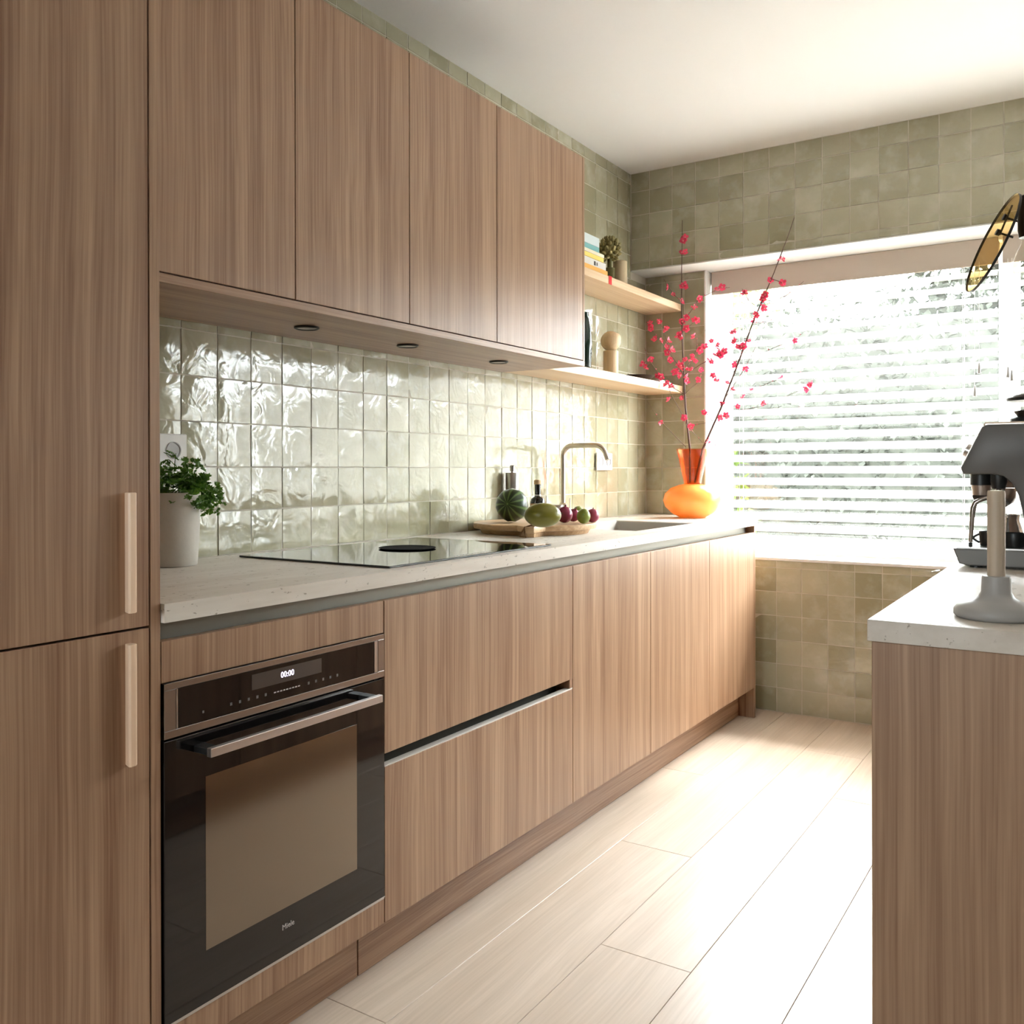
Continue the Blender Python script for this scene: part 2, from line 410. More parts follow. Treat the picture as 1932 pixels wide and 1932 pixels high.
# window
win = struct('window_1', MB().box(XJ, XWE, .375, .43, ZS, ZS + .06).box(XJ, XWE, .375, .43, ZH - .07, ZH - .006).box(XJ, XJ + .06, .375, .43, ZS + .06, ZH - .07).box(XWE - .06, XWE, .375, .43, ZS + .06, ZH - .07), M['white'])
MUL = [1.66, 2.85]
edges = [XJ + .06]
for xm in MUL:
    MB().box(xm - .04, xm + .04, .37, .432, ZS + .06, ZH - .07, .003).build('mullion', M['white'], win)
    edges += [xm - .04, xm + .04]
edges.append(XWE - .06)
for k in range(3):
    MB().box(edges[2 * k], edges[2 * k + 1], .402, .408, ZS + .06, ZH - .07).build('pane', M['pane'], win)

ff = .06
rw = struct('fill_window', MB().box(RX0, RX1, YR - .08, YR - .02, RZ0, RZ0 + ff).box(RX0, RX1, YR - .08, YR - .02, RZ1 - ff, RZ1).box(RX0, RX0 + ff, YR - .08, YR - .02, RZ0 + ff, RZ1 - ff).box(RX1 - ff, RX1, YR - .08, YR - .02, RZ0 + ff, RZ1 - ff), M['white'])  # unseen window added behind the camera as fill
MB().box(RX0 + ff, RX1 - ff, YR - .053, YR - .047, RZ0 + ff, RZ1 - ff).build('pane', M['pane'], rw)

# ------------------------------------------------------------------ tiles
def tile_mesh(seed):
    r = random.Random(seed); n = 3
    b = bmesh.new(); g = {}
    for i in range(n + 1):
        for j in range(n + 1):
            u, v = i / n - .5, j / n - .5
            edge = i in (0, n) or j in (0, n)
            z = (-.0016 if edge else 0) + r.uniform(-.0007, .0007)
            k = .5 - (0 if edge else .0)
            uu = u if not (0 < i < n) else u * 1.28
            vv = v if not (0 < j < n) else v * 1.28
            g[i, j] = b.verts.new((uu + (r.uniform(-.006, .006) if edge else 0), vv + (r.uniform(-.006, .006) if edge else 0), z))
    for i in range(n):
        for j in range(n): b.faces.new((g[i, j], g[i + 1, j], g[i + 1, j + 1], g[i, j + 1])).smooth = True
    rim = [(i, 0) for i in range(n)] + [(n, j) for j in range(n)] + [(i, n) for i in range(n, 0, -1)] + [(0, j) for j in range(n, 0, -1)]
    low = [b.verts.new((g[q].co.x, g[q].co.y, -.011)) for q in rim]
    for k in range(len(rim)):
        k2 = (k + 1) % len(rim)
        b.faces.new((g[rim[k2]], g[rim[k]], low[k], low[k2]))
    for e_ in b.edges:
        if any(not f_.smooth for f_ in e_.link_faces): e_.smooth = False
    me = bpy.data.meshes.new('tile'); b.to_mesh(me); b.free(); me.materials.append(M['tile']); return me
TM = [tile_mesh(100 + k) for k in range(10)]
GAP = .0042
ROT = {'X': Matrix(((0, 0, 1), (1, 0, 0), (0, 1, 0))).to_euler(), 'Y': Matrix(((1, 0, 0), (0, 0, -1), (0, 1, 0))).to_euler()}
def tile(parent, face, pos, u0, u1, v0, v1):
    if u1 - u0 < .012 or v1 - v0 < .012: return
    o = bpy.data.objects.new('tile', random.choice(TM)); COL.objects.link(o); o.parent = parent
    uc, vc = (u0 + u1) / 2, (v0 + v1) / 2
    d = random.uniform(-.0007, .0007)
    o.location = (pos + d, uc, vc) if face == 'X' else (uc, pos - d, vc)
    e = ROT[face].copy(); t = .006
    Mx = e.to_matrix() @ Matrix.Rotation(random.gauss(0, t), 3, 'X') @ Matrix.Rotation(random.gauss(0, t), 3, 'Y')
    o.rotation_euler = Mx.to_euler(); o.scale = (u1 - u0 - GAP, v1 - v0 - GAP, 1)
def stuff_tiles(parent, pos, cells):
    mb = MB()
    for u0, u1, v0, v1 in cells:
        if u1 - u0 < .012 or v1 - v0 < .012: continue
        mb.box(u0 + GAP / 2, u1 - GAP / 2, pos - .0005, pos + .009, v0 + GAP / 2, v1 - GAP / 2, .0015)
    o = mb.build('tile_field', M['tile'], parent); o['kind'] = 'stuff'
PH, PV = .1189, .1208
def spans(a0, pitch, lo, hi):
    k = math.floor((lo - a0) / pitch); r = []
    while a0 + k * pitch < hi - 1e-6:
        r.append((max(lo, a0 + k * pitch), min(hi, a0 + (k + 1) * pitch))); k += 1
    return r
for (u0, u1) in spans(-1.583, PH, -2.86, YW):
    for (v0, v1) in spans(ZT, PV, ZT, ZC):
        ue = u1
        if (v0 + v1) / 2 > ZH: ue = min(u1, YB)
        vv1 = v1
        if ue <= u0: continue
        if u1 < -1.33 and v0 > 1.60 and v1 < 2.32: continue      # hidden by the wall cabinets
        tile(wall_left, 'X', 0, u0, ue, v0, vv1)
cells = []
for (v0, v1) in spans(2.236, .1205, ZH, ZC):
    for (u0, u1) in spans(.101, .1205, 0, XR):
        if u0 < 1.85: tile(wall_up, 'Y', YB, u0, u1, v0, v1)
        else: cells.append((u0, u1, v0, v1))
stuff_tiles(wall_up, YB, cells); cells = []
for (v0, v1) in spans(0, .1168, 0, ZS - .014):
    for (u0, u1) in spans(.685, .1205, 0, XR):
        if .62 < u1 and u0 < 1.85: tile(wall_back, 'Y', YW, u0, u1, v0, v1)
        else: cells.append((u0, u1, v0, v1))
for (v0, v1) in spans(ZT, PV, ZS - .014, ZH - .006):
    for (u0, u1) in spans(.092, .1205, 0, XJ - .004):
        tile(wall_back, 'Y', YW, u0, u1, v0, v1)
    for (u0, u1) in spans(3.9, .1205, XWE, XR): cells.append((u0, u1, v0, v1))
stuff_tiles(wall_back, YW, cells)

# ------------------------------------------------------------------ blinds
SLW, PITCH, TILT = .060, .0578, math.radians(33)
def slat_mesh(L):
    b = bmesh.new(); n = 4; rows = []
    for side in (1, -1):
        for k in range(n + 1):
            t = -1 + 2 * k / n
            u = t * SLW / 2; h = .0028 * (1 - t * t) + side * .0012
            if side == -1: pass
            rows.append((u, h))
    ring = rows[:n + 1] + rows[n + 1:][::-1]
    A = [b.verts.new((-L / 2, u, h)) for u, h in ring]; B = [b.verts.new((L / 2, u, h)) for u, h in ring]
    m_ = len(ring)
    for k in range(m_): b.faces.new((A[k], B[k], B[(k + 1) % m_], A[(k + 1) % m_]))
    b.faces.new(A); b.faces.new(B[::-1])
    bmesh.ops.recalc_face_normals(b, faces=b.faces[:])
    me = bpy.data.meshes.new('slat'); b.to_mesh(me); b.free(); me.materials.append(M['slat']); return me
def blind(xa, xb, label, tassels=()):
    yb = .285; L = xb - xa
    t = thing('venetian_blind', label, 'blind', ((xa + xb) / 2, yb, ZS), 'venetian blinds across the long window')
    MB().box(xa, xb, .238, .25, 2.075, ZH - .007, .002).box(xa, xb, .2495, .315, 2.125, 2.18).build('valance', M['taupe'], t)
    me = slat_mesh(L - .01)
    z = 2.045
    while z > ZS + .07:
        o = bpy.data.objects.new('slat', me); COL.objects.link(o); o.parent = t
        o.location = (0, 0, z - ZS); o.rotation_euler = (TILT + random.gauss(0, .006), random.gauss(0, .0006), 0)
        z -= PITCH
    MB().box(xa + .005, xb - .005, yb - .026, yb + .026, ZS + .012, ZS + .03, .004).build('bottom_rail', M['white'], t)
    nl = max(2, round(L / .55)); 
    for k in range(nl):
        xx = xa + .14 + (L - .28) * k / (nl - 1)
        for dy in (-.029, .029):
            MB().tube([(xx, yb + dy, ZS + .03), (xx, yb + dy, 2.13)], .0009, 5).build('ladder_cord', M['white'], t)
    for (tx, tz) in tassels:
        c = MB().tube([(tx, .232, tz + .04), (tx, .232, 2.09)], .0010, 5).build('pull_cord', M['white'], t)
        MB().lathe([(.0, .048), (.0035, .046), (.005, .03), (.0075, .0), (0, 0)], (tx, .232, tz), 10).build('tassel', M['greyplastic'], c, smooth=40)
blind(XJ + .012, 1.628, 'white slatted blind next to the vase of blossom, with its valance', ((1.555, 1.60), (1.538, 1.50)))
blind(1.645, 2.84, 'white slatted blind behind the coffee machine, next to the first mullion', ((1.665, 1.575), (1.68, 1.56)))
blind(2.86, XWE - .012, 'white slatted blind at the far end of the window by the plain wall')

# ------------------------------------------------------------------ base run
def door_part(parent, y0, y1, z0, z1, x1=XF, th=.020, name='door', mat=None, gap=.0016):
    return MB().box(x1 - th, x1, y0 + gap, y1 - gap, z0, z1, .0008).build(name, mat or M['wood'], parent, origin=(x1 - th, y0, z0))
def carcass(parent, y0, y1, z0, z1, xb=.02, xf=XF - .022):
    mb = MB().box(xb, xf, y0, y0 + .018, z0, z1).box(xb, xf, y1 - .018, y1, z0, z1).box(xb, xf, y0 + .018, y1 - .018, z0, z0 + .018).box(xb, xb + .01, y0 + .018, y1 - .018, z0 + .018, z1)
    return mb.build('body', M['wood'], parent)
t = thing('oven_cabinet', 'walnut base cabinet built around the black oven, slim panel above and below it', 'cabinet', (.3, Y0 + .3, ZP))
for yq in (Y0, Y1 - .014): MB().box(.02, XF - .06, yq, yq + .014, ZP, ZB - .045).build('side_board', M['wood'], t)
door_part(t, Y0, Y1, .8085, ZD, name='top_panel')
door_part(t, Y0, Y1, ZP, .2005, name='bottom_panel')
MB().box(XF - .022, XF + .001, Y0 + .002, Y1 - .002, .2008, .2045, .0005).build('edge_trim', M['steel'], t)
t = thing('drawer_cabinet', 'wide walnut base cabinet with two deep drawers under the hob', 'cabinet', (.3, (Y1 + Y2) / 2, ZP))
carcass(t, Y1, Y2, ZP, .80, xf=XF - .058)
door_part(t, Y1, Y2, .531, ZD, name='drawer_front')
d = door_part(t, Y1, Y2, ZP, .5005, name='drawer_front')
MB().box(XF - .02, XF, Y1 + .002, Y2 - .002, .5008, .5035, .0005).build('edge_trim', M['paletrim'], d)
MB().box(XF - .055, XF - .05, Y1 + .018, Y2 - .018, .48, .55).box(XF - .05, XF - .021, Y1 + .018, Y2 - .018, .538, .55).build('finger_rail', M['darkrail'], t)
MB().box(XF - .06, XF - .001, Y2 - .019, Y2 - .0018, .5036, .5308).build('rail_end_cap', M['wood'], t)
for a, b_, lab in ((Y2, Y3, 'walnut base cabinet with one plain door beside the two drawers'), (Y3, Y4, 'walnut base cabinet with one plain door, middle of the three single doors'), (Y4, Y6 - .02, 'walnut base cabinet with one plain door next to the end panel by the window')):
    t = thing('base_cabinet', lab, 'cabinet', (.3, (a + b_) / 2, ZP), 'single-door base cabinets')
    mb = MB().box(.02, XF - .06, a, a + .018, ZP, .74).box(.02, XF - .06, b_ - .018, b_, ZP, .74).box(.02, XF - .06, a + .018, b_ - .018, ZP, ZP + .018)
    mb.build('body', M['wood'], t)
    door_part(t, a, b_, ZP, ZD)
t = MB().box(.0, XF, Y6 - .019, Y6, 0, ZB - .0005, .001).build('end_panel', M['wood'], origin=(.3, Y6 - .01, 0))
tag(t, 'walnut end panel standing on the floor at the window end of the base cabinets', 'panel')
for a, b_, lab in ((Y0, -2.716, 'walnut plinth board below the oven'), (-2.714, Y6 - .02, 'long walnut plinth board below the drawers and plain doors')):
    o = MB().box(.538, .556, a + .001, b_ - .001, .001, ZP - .001, .0008).build('plinth', M['wood_y'], origin=(.547, a, 0)); tag(o, lab, 'plinth', 'plinth boards')
o = MB().prism([(.588, ZD - .03), (.592, ZD - .03), (.592, ZB - .001), (.588, ZB - .001)], 'Y', Y0 + .002, Y6 - .021).build('finger_rail', M['bronze'], origin=(.59, -1.6, ZD))
tag(o, 'long bronze metal finger-pull channel under the pale worktop', 'rail')
# worktop with a cut-out for the sink, notched into the window corner
SX0, SX1, SY0, SY1 = .155, .535, -1.12, -.50
mb = MB()
def wt(x0, x1, y0, y1): mb.box(x0, x1, y0, y1, ZB, ZT)
wt(.004, XC, Y0 + .001, SY0); wt(.004, SX0, SY0, SY1); wt(SX1, XC, SY0, SY1); wt(.004, XC, SY1, Y6 + .002); wt(.004, XJ - .02, Y6 + .002, YW - .004)
bmesh.ops.remove_doubles(mb.bm, verts=mb.bm.verts[:], dist=1e-5)
o = mb.build('worktop', M['stone'], origin=(.3, -1.6, ZB)); tag(o, 'long pale travertine worktop along the tiled wall holding the hob and sink', 'worktop')
# sink
t = thing('sink', 'taupe single-bowl sink set into the worktop near the vase', 'sink', ((SX0 + SX1) / 2, (SY0 + SY1) / 2, .77))
g = .003
mb = MB(); b = bmesh.new()
pts = []
def rr(x0, x1, y0, y1, r, z, n=5):
    out_ = []
    for cx, cyy, a0 in ((x1 - r, y1 - r, 0), (x0 + r, y1 - r, 90), (x0 + r, y0 + r, 180), (x1 - r, y0 + r, 270)):
        for k in range(n + 1):
            a = math.radians(a0 + 90 * k / n); out_.append((cx + r * math.cos(a), cyy + r * math.sin(a), z))
    return out_
loops = [rr(SX0 + g, SX1 - g, SY0 + g, SY1 - g, .012, ZT - .002), rr(SX0 + g + .004, SX1 - g - .004, SY0 + g + .004, SY1 - g - .004, .014, ZT - .003), rr(SX0 + .016, SX1 - .016, SY0 + .016, SY1 - .016, .03, .79), rr(SX0 + .04, SX1 - .04, SY0 + .04, SY1 - .04, .03, .772)]
L = [[b.verts.new(q) for q in lp] for lp in loops]
for A, B in zip(L, L[1:]):
    for k in range(len(A)): b.faces.new((A[k], A[(k + 1) % len(A)], B[(k + 1) % len(A)], B[k]))
b.faces.new(L[-1])
low = [b.verts.new((v.co.x, v.co.y, .765)) for v in L[0]]
for k in range(len(low)): b.faces.new((L[0][(k + 1) % len(low)], L[0][k], low[k], low[(k + 1) % len(low)]))
b.faces.new(low[::-1])
mb._merge(b)
M['sink'] = plain('sink_composite', (.42, .385, .345), .5)
mb.build('basin', M['sink'], t, smooth=40)
MB().lathe([(.0, .772), (.045, .772), (.045, .7745), (.035, .776), (.02, .774), (0, .774)], ((SX0 + SX1) / 2, (SY0 + SY1) / 2, 0), 28).build('drain', M['steel'], t, smooth=40)
# tap
TX, TY = .07, -.849
t = thing('tap', 'brushed nickel kitchen tap with a square-bent spout', 'tap', (TX, TY, ZT))
MB().lathe([(.027, ZT), (.027, ZT + .006), (.022, ZT + .009), (.018, ZT + .012), (.018, ZT + .085), (.012, ZT + .09)], (TX, TY, 0), 24).build('base', M['tap'], t, smooth=35)
pts = [(TX, TY, ZT + .08)]
def arc(c, r, a0, a1, n=8): return [(c[0] + r * math.cos(math.radians(a0 + (a1 - a0) * k / n)), TY, c[1] + r * math.sin(math.radians(a0 + (a1 - a0) * k / n))) for k in range(n + 1)]
zt = 1.283
pts += arc((TX + .045, zt - .045), .045, 180, 90) + arc((.225, zt - .05), .05, 90, 20) + [(.283, TY, 1.222)]
MB().tube(pts, .0105, 14).build('spout', M['tap'], t, smooth=50)
MB().tube([(TX + .018, TY - .001, ZT + .055), (TX + .035, TY - .002, ZT + .055)], .007, 12).build('lever_hub', M['tap'], t, smooth=50)
MB().tube([(TX + .033, TY - .002, ZT + .055), (TX + .036, TY - .002, ZT + .11)], [.0035, .0025], 8).build('lever', M['tap'], t, smooth=50)
# hob
t = thing('hob', 'flat black glass induction hob with a round extractor in the middle', 'hob', (.34, -2.265, ZT))
MB().box(.08, .60, -2.65, -1.881, ZT + .0004, ZT + .0055, .0012).build('glass_plate', M['hob'], t)
MB().lathe([(.0, .002), (.052, .002), (.066, .0025), (.078, .0045), (.082, .004), (.083, .003), (.07, .0004), (0, .0004)], (.33, -2.245, ZT + .0052), 40).build('extractor_cover', M['matteblack'], t, smooth=30)
mb = MB()
for k in range(14): mb.box(.578, .581, -2.36 + k * .014, -2.352 + k * .014, ZT + .0055, ZT + .0058)
mb.build('touch_marks', M['mark'], t)

# ------------------------------------------------------------------ oven
oz0, oz1 = .2065, .8070
t = thing('oven', 'built-in black glass oven with a steel bar handle and a lit clock', 'oven', (.35, (Y0 + Y1) / 2, oz0))
ya, yb = Y0 + .004, Y1 - .003
MB().box(.08, XF - .016, ya + .012, yb - .012, oz0 + .004, oz1 - .004).build('housing', M['dark'], t)
xo = XF + .004
zc = .7095     # bottom of the control panel
fr = MB().box(XF - .012, xo, ya, yb, oz1 - .012, oz1, .0006).box(XF - .012, xo, ya, yb, zc, zc + .014, .0006).box(XF - .012, xo, ya, ya + .025, zc + .014, oz1 - .012, .0006).box(XF - .012, xo, yb - .022, yb, zc + .014, oz1 - .012, .0006)
cp = fr.build('control_panel', M['trim_steel'], t)
MB().box(XF - .012, xo - .0012, ya + .0255, yb - .0225, zc + .0145, oz1 - .0125).build('panel_glass', M['blackglass'], cp)
MB().box(XF - .01, xo - .0002, yb - .034, yb - .0235, zc + .0148, oz1 - .0128).build('panel_edge', M['steel'], cp)
MB().box(XF - .01, xo - .0002, ya + .0258, ya + .0285, zc + .0148, oz1 - .0128).build('panel_edge', M['steel'], cp)
RX = (math.radians(90), 0, math.radians(90))
dsp = MB().box(xo - .003, xo - .0006, -3.105, -2.915, .7565, .7865).build('display', M['silicone'], cp)
text_mesh('clock_digits', '00:00', .0165, M['digits'], cp, (xo - .0004, -3.012, .7715), RX)
for q0 in (-3.158, -2.955):
    for k in range(5): MB().box(xo - .002, xo - .0008, q0 + k * .0215, q0 + .005 + k * .0215, .7385, .744).build('touch_mark', M['mark'], cp)
MB().box(xo - .002, xo - .0008, -3.222, -3.218, .7385, .743).build('touch_mark', M['mark'], cp)
# + k * .0215, -3.153 + k * .0215, .7385, .744)
mb = MB()
for k in range(9): mb.box(xo - .002, xo - .0008, -3.048 + k * .0082, -3.0425 + k * .0082, .7395, .7418)
mb.build('slider_marks', M['letter'], cp)
# door
door = MB().box(XF - .012, xo - .0005, ya, yb, oz0, zc - .004, .001).build('oven_door', M['blackglass'], t)
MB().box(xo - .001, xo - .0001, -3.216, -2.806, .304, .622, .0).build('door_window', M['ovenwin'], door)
MB().box(XF - .012, xo, ya, yb, oz0 - .0005, oz0 + .002).build('door_edge', M['steel'], door)
h = MB().box(xo + .036, xo + .048, -3.243, -2.774, .671, .687, .001).build('handle', M['trim_steel'], door)
M['brush'] = plain('handle_steel', (.62, .58, .56), .35, 1)
h.data.materials.clear(); h.data.materials.append(M['brush'])
for yq in (-3.242, -2.800): MB().box(xo - .001, xo + .0365, yq, yq + .025, .673, .685, .001).build('handle_bracket', M['black'], h)
text_mesh('maker_mark', 'Miele', .0155, M['letter'], door, (xo, -3.012, .2665), RX)

# ------------------------------------------------------------------ tall cabinet
t = thing('tall_cabinet', 'tall walnut larder cabinet with an upper and a lower door and pale wooden handles', 'cabinet', (.3, -3.65, 0))
TY0 = -3.935
MB().box(.02, XF - .022, TY0, TY0 + .018, ZP, 2.36).box(.02, XF - .022, TY0 + .018, Y0 - .02, 2.34, 2.36).box(.02, XF - .022, TY0 + .018, Y0 - .02, ZP, ZP + .02).box(.02, .03, TY0 + .018, Y0 - .02, ZP + .02, 2.34).build('body', M['wood'], t)
MB().box(.0, XF, Y0 - .0205, Y0, .001, 2.36, .001).build('side_panel', M['wood'], t, origin=(.3, Y0, 0))
d1 = door_part(t, TY0, Y0 - .0215, .9135, 2.357, gap=.002)
d2 = door_part(t, TY0, Y0 - .0215, ZP, .9095, gap=.002)
MB().box(.538, .556, TY0, Y0 - .021, .001, ZP - .001).build('plinth', M['wood_y'], t)
for dd, z0, z1 in ((d1, .942, 1.1435), (d2, .686, .890)):
    yc = -3.376
    poly = [(XF + .0003, yc - .003), (XF + .017, yc - .0085), (XF + .0205, yc - .006), (XF + .0205, yc + .004), (XF + .016, yc + .0085), (XF + .0003, yc + .008)]
    MB().prism(poly, 'Z', z0, z1, .0015).build('handle', M['maple'], dd)

# ------------------------------------------------------------------ wall cabinets
ub = [(Y0, -2.7285, 'walnut wall cabinet door next to the tall larder cabinet'), (-2.7285, -2.2859, 'narrow walnut wall cabinet above the middle of the hob'), (-2.2859, -1.833, 'narrow walnut wall cabinet between the hob and the chopping board'), (-1.833, -1.2245 - .014, 'walnut wall cabinet at the shelf end of the row')]
for a, b_, lab in ub:
    t = thing('wall_cabinet', lab, 'cabinet', (.2, (a + b_) / 2, ZU0 + .02), 'flat-fronted wall cabinets')
    MB().box(.004, XU - .022, a + .001, a + .018, ZU0 + .021, ZU1).box(.004, XU - .022, b_ - .018, b_ - .001, ZU0 + .021, ZU1).box(.004, XU - .022, a + .018, b_ - .018, ZU1 - .018, ZU1).box(.004, XU - .022, a + .018, b_ - .018, ZU0 + .021, ZU0 + .035).build('body', M['wood'], t)
    door_part(t, a, b_, ZU0 + .0225, ZU1, x1=XU)
o = MB().box(.004, XU, Y0 + .001, -1.2245, ZU0, ZU0 + .0195, .0008).build('light_rail_panel', M['wood_y'], origin=(.2, -2.2, ZU0))
tag(o, 'long walnut underside panel closing the row of wall cabinets', 'panel')
o = MB().box(.004, XU, -1.2245 - .0125, -1.2245, ZU0 + .020, ZU1, .0008).build('end_panel', M['wood'], origin=(.2, -1.23, ZU0))
tag(o, 'thin walnut end panel closing the wall cabinets beside the oak shelves', 'panel')
for k, (yy, lab) in enumerate(((-2.508, 'round recessed spotlight in the underside panel beside the larder'), (-2.068, 'round recessed spotlight in the underside panel over the hob'), (-1.543, 'round recessed spotlight in the underside panel over the chopping board'))):
    t = thing('spotlight', lab, 'light', (.191, yy, ZU0), 'recessed spotlights')
    MB().lathe([(.034, -.0001), (.0345, -.004), (.031, -.006), (.0275, -.0045), (.0275, -.0002)], (.191, yy, ZU0), 28).build('bezel', M['black'], t, smooth=35)
    MB().lathe([(.0272, -.0005), (.0272, -.0035), (0, -.0038)], (.191, yy, ZU0), 28).build('lens', M['greyplastic'], t, smooth=35)

# ------------------------------------------------------------------ oak shelves
def shelf(z0, z1, ya, label, depth):
    poly = [(.0015, ya), (depth, ya), (depth, YW - .02), (depth - .006, YW - .006), (depth - .02, YW - .001), (.0015, YW - .001)]
    o = MB().prism(poly, 'Z', z0, z1, .003).build('shelf', M['oak'], origin=(.1, -.5, z0)); tag(o, label, 'shelf', 'pale oak wall shelves')
shelf(1.9955, 2.030, -1.2235, 'pale oak shelf carrying the stack of books and candles', .205)
shelf(ZU0 + .001, ZU0 + .038, -1.2235, 'pale oak shelf carrying the wooden figure and the dark bottle', .212)

# ------------------------------------------------------------------ peninsula
t = thing('peninsula_cabinet', 'walnut peninsula cabinet with a plain end panel facing the room', 'cabinet', (2.0, -1.3, 0))
MB().box(XP + .006, 2.30, YP + .001, YP + .022, .001, ZB - .0005, .001).build('end_panel', M['wood'], t, origin=(2.0, YP, 0))
MB().box(XP + .03, 2.28, YP + .022, YW - .03, .1, ZB - .03).build('body', M['body'], t)
for k in range(5):
    a = YP + .024 + k * .59
    MB().box(XP + .008, XP + .028, a, a + .586, ZP, ZD, .0008).build('door', M['wood'], t, origin=(XP + .01, a, ZP))
MB().box(XP + .07, XP + .088, YP + .024, YW - .03, .001, ZP - .002).build('plinth', M['wood_y'], t)
o = MB().box(XP, 2.335, YP - .002, YW - .012, ZB, ZT, .0008).build('worktop', M['stone'], origin=(2.0, -1.3, ZB))
tag(o, 'pale travertine worktop on the peninsula under the coffee machine', 'worktop')
# paper towel holder
hx, hy = 1.858, -2.69
t = thing('towel_holder', 'kitchen roll stand with a grey round foot and a wooden post', 'holder', (hx, hy, ZT))
MB().lathe([(0, 0), (.056, 0), (.060, .004), (.060, .012), (.054, .020), (.036, .026), (.026, .032), (.0215, .04), (.0205, .062), (.0195, .065), (.0132, .0655), (0, .0655)], (hx, hy, ZT + .0003), 40).build('foot', M['greyplastic'], t, smooth=50)
MB().lathe([(0, .06), (.0125, .06), (.0128, .195), (.0118, .1985), (0, .1995)], (hx, hy, ZT), 24).build('post', M['post_wood'], t, smooth=40)

# ------------------------------------------------------------------ coffee machine
ys, ye = -1.90, -1.59
t = thing('coffee_machine', 'grey espresso machine with bean hopper and steam wand on the peninsula', 'coffee machine', (1.9, -1.75, ZT))
M['anth'] = plain('anthracite', (.115, .108, .10), .42)
M['warmsteel'] = plain('warm_steel', (.55, .47, .42), .3, 1)
side = [(1.724, 1.168), (1.720, 1.184), (1.764, 1.279), (1.775, 1.284), (2.09, 1.284), (2.10, 1.27), (2.10, .985), (1.868, .985), (1.853, 1.03), (1.845, 1.085), (1.838, 1.120), (1.826, 1.147), (1.808, 1.163), (1.784, 1.168)]
for a, b_ in ((ys, ys + .022), (ye - .022, ye)):
    MB().prism(side, 'Y', a, b_, .006).build('side_panel', M['anth'], t, smooth=30)
MB().prism([(1.7305, 1.186), (1.772, 1.272), (2.09, 1.272), (2.09, 1.0), (1.88, 1.0), (1.86, 1.09), (1.84, 1.15), (1.80, 1.176)], 'Y', ys + .023, ye - .023).build('body', M['warmsteel'], t)
MB().prism([(1.7155, 1.178), (1.7185, 1.176), (1.767, 1.278), (1.7635, 1.2805)], 'Y', ys + .012, ye - .012).build('front_plate', M['warmsteel'], t)
MB().box(1.765, 2.09, ys + .024, ye - .024, 1.2725, 1.2905, .004).build('top_plate', M['warmsteel'], t)
for yy in (-1.84, -1.745, -1.65):
    MB().lathe([(0, 0), (.017, 0), (.016, .012), (0, .013)], (1.7355, yy, 1.222), 18, mat=Matrix.Rotation(math.radians(-64), 4, 'Y')).build('knob', M['steel'], t, smooth=40)
# tray
M['trayg'] = plain('grey_tray', (.20, .195, .185), .4)
M['wandsteel'] = plain('wand_steel', (.34, .30, .27), .25, 1)
tp = MB().prism([(1.703, .992), (1.716, .957), (1.735, .953), (2.09, .953), (2.10, .992)], 'Y', ys + .004, ye - .004, .003).build('drip_tray', M['trayg'], t)
MB().box(1.71, 1.86, ys + .012, ye - .012, .9922, .9955).build('tray_grid', M['steel'], tp)
for fx, fy in ((1.75, ys + .03), (2.06, ys + .03), (1.75, ye - .03), (2.06, ye - .03)):
    MB().lathe([(.014, 0), (.014, .006), (.010, .0062)], (fx, fy, ZT + .0002), 14).build('foot', M['black'], t)
# group head
gx, gy = 1.795, -1.77
g1 = MB().lathe([(.034, 1.135), (.034, 1.175), (0, 1.175)], (gx, gy, 0), 24, cap=True).build('group_head', M['steel'], t, smooth=40)
pf = MB().lathe([(0, 1.085), (.010, 1.088), (.026, 1.10), (.031, 1.112), (.031, 1.134), (0, 1.134)], (gx, gy, 0), 24).build('portafilter', M['chrome'], t, smooth=40)
MB().tube([(gx - .02, gy + .01, 1.118), (gx - .06, gy + .045, 1.112)], [.008, .011], 12).build('handle', M['black'], pf, smooth=50)
MB().lathe([(.024, 1.142), (.024, 1.170), (.018, 1.172)], (1.758, -1.845, 0), 20).build('grinder_chute', M['black'], t, smooth=40)
MB().lathe([(.019, 1.118), (.022, 1.1415), (0, 1.1415)], (1.758, -1.845, 0), 20).build('tamper_ring', M['warmsteel'], t, smooth=40)
# steam wand
wy = ys + .012
MB().lathe([(.014, 1.134), (.018, 1.15), (.018, 1.172), (0, 1.172)], (1.797, wy + .012, 0), 18).build('wand_joint', M['black'], t, smooth=40)
ws = MB().tube([(1.797, wy + .01, 1.15), (1.797, wy + .006, 1.128), (1.788, wy + .004, 1.117), (1.765, wy, 1.110), (1.750, wy, 1.102), (1.745, wy, 1.088), (1.7425, wy, 1.06), (1.7395, wy, 1.008)], [.0052, .0052, .0052, .0052, .0058, .0066, .0052, .0045], 10).build('steam_wand', M['wandsteel'], t, smooth=50)
MB().lathe([(0, -.012), (.0045, -.010), (.0045, 0), (0, .001)], (1.7395, wy, 1.007), 10).build('wand_tip', M['black'], ws, smooth=40)
# hopper
MB().lathe([(.052, 1.2905), (.052, 1.302), (.046, 1.306)], (1.862, -1.74, 0), 28).build('hopper_base', M['black'], t, smooth=40)
hop = MB().lathe([(.036, 1.3065), (.050, 1.325), (.058, 1.345)], (1.862, -1.74, 0), 28, cap=False).build('hopper', M['clear'], t, smooth=40)
MB().lathe([(.059, 1.345), (.060, 1.352), (.045, 1.360), (0, 1.362)], (1.862, -1.74, 0), 28).build('hopper_lid', M['black'], t, smooth=40)
MB().lathe([(.035, 1.307), (.044, 1.320), (0, 1.330)], (1.862, -1.74, 0), 22).build('coffee_beans', M['soil'], t, smooth=40)
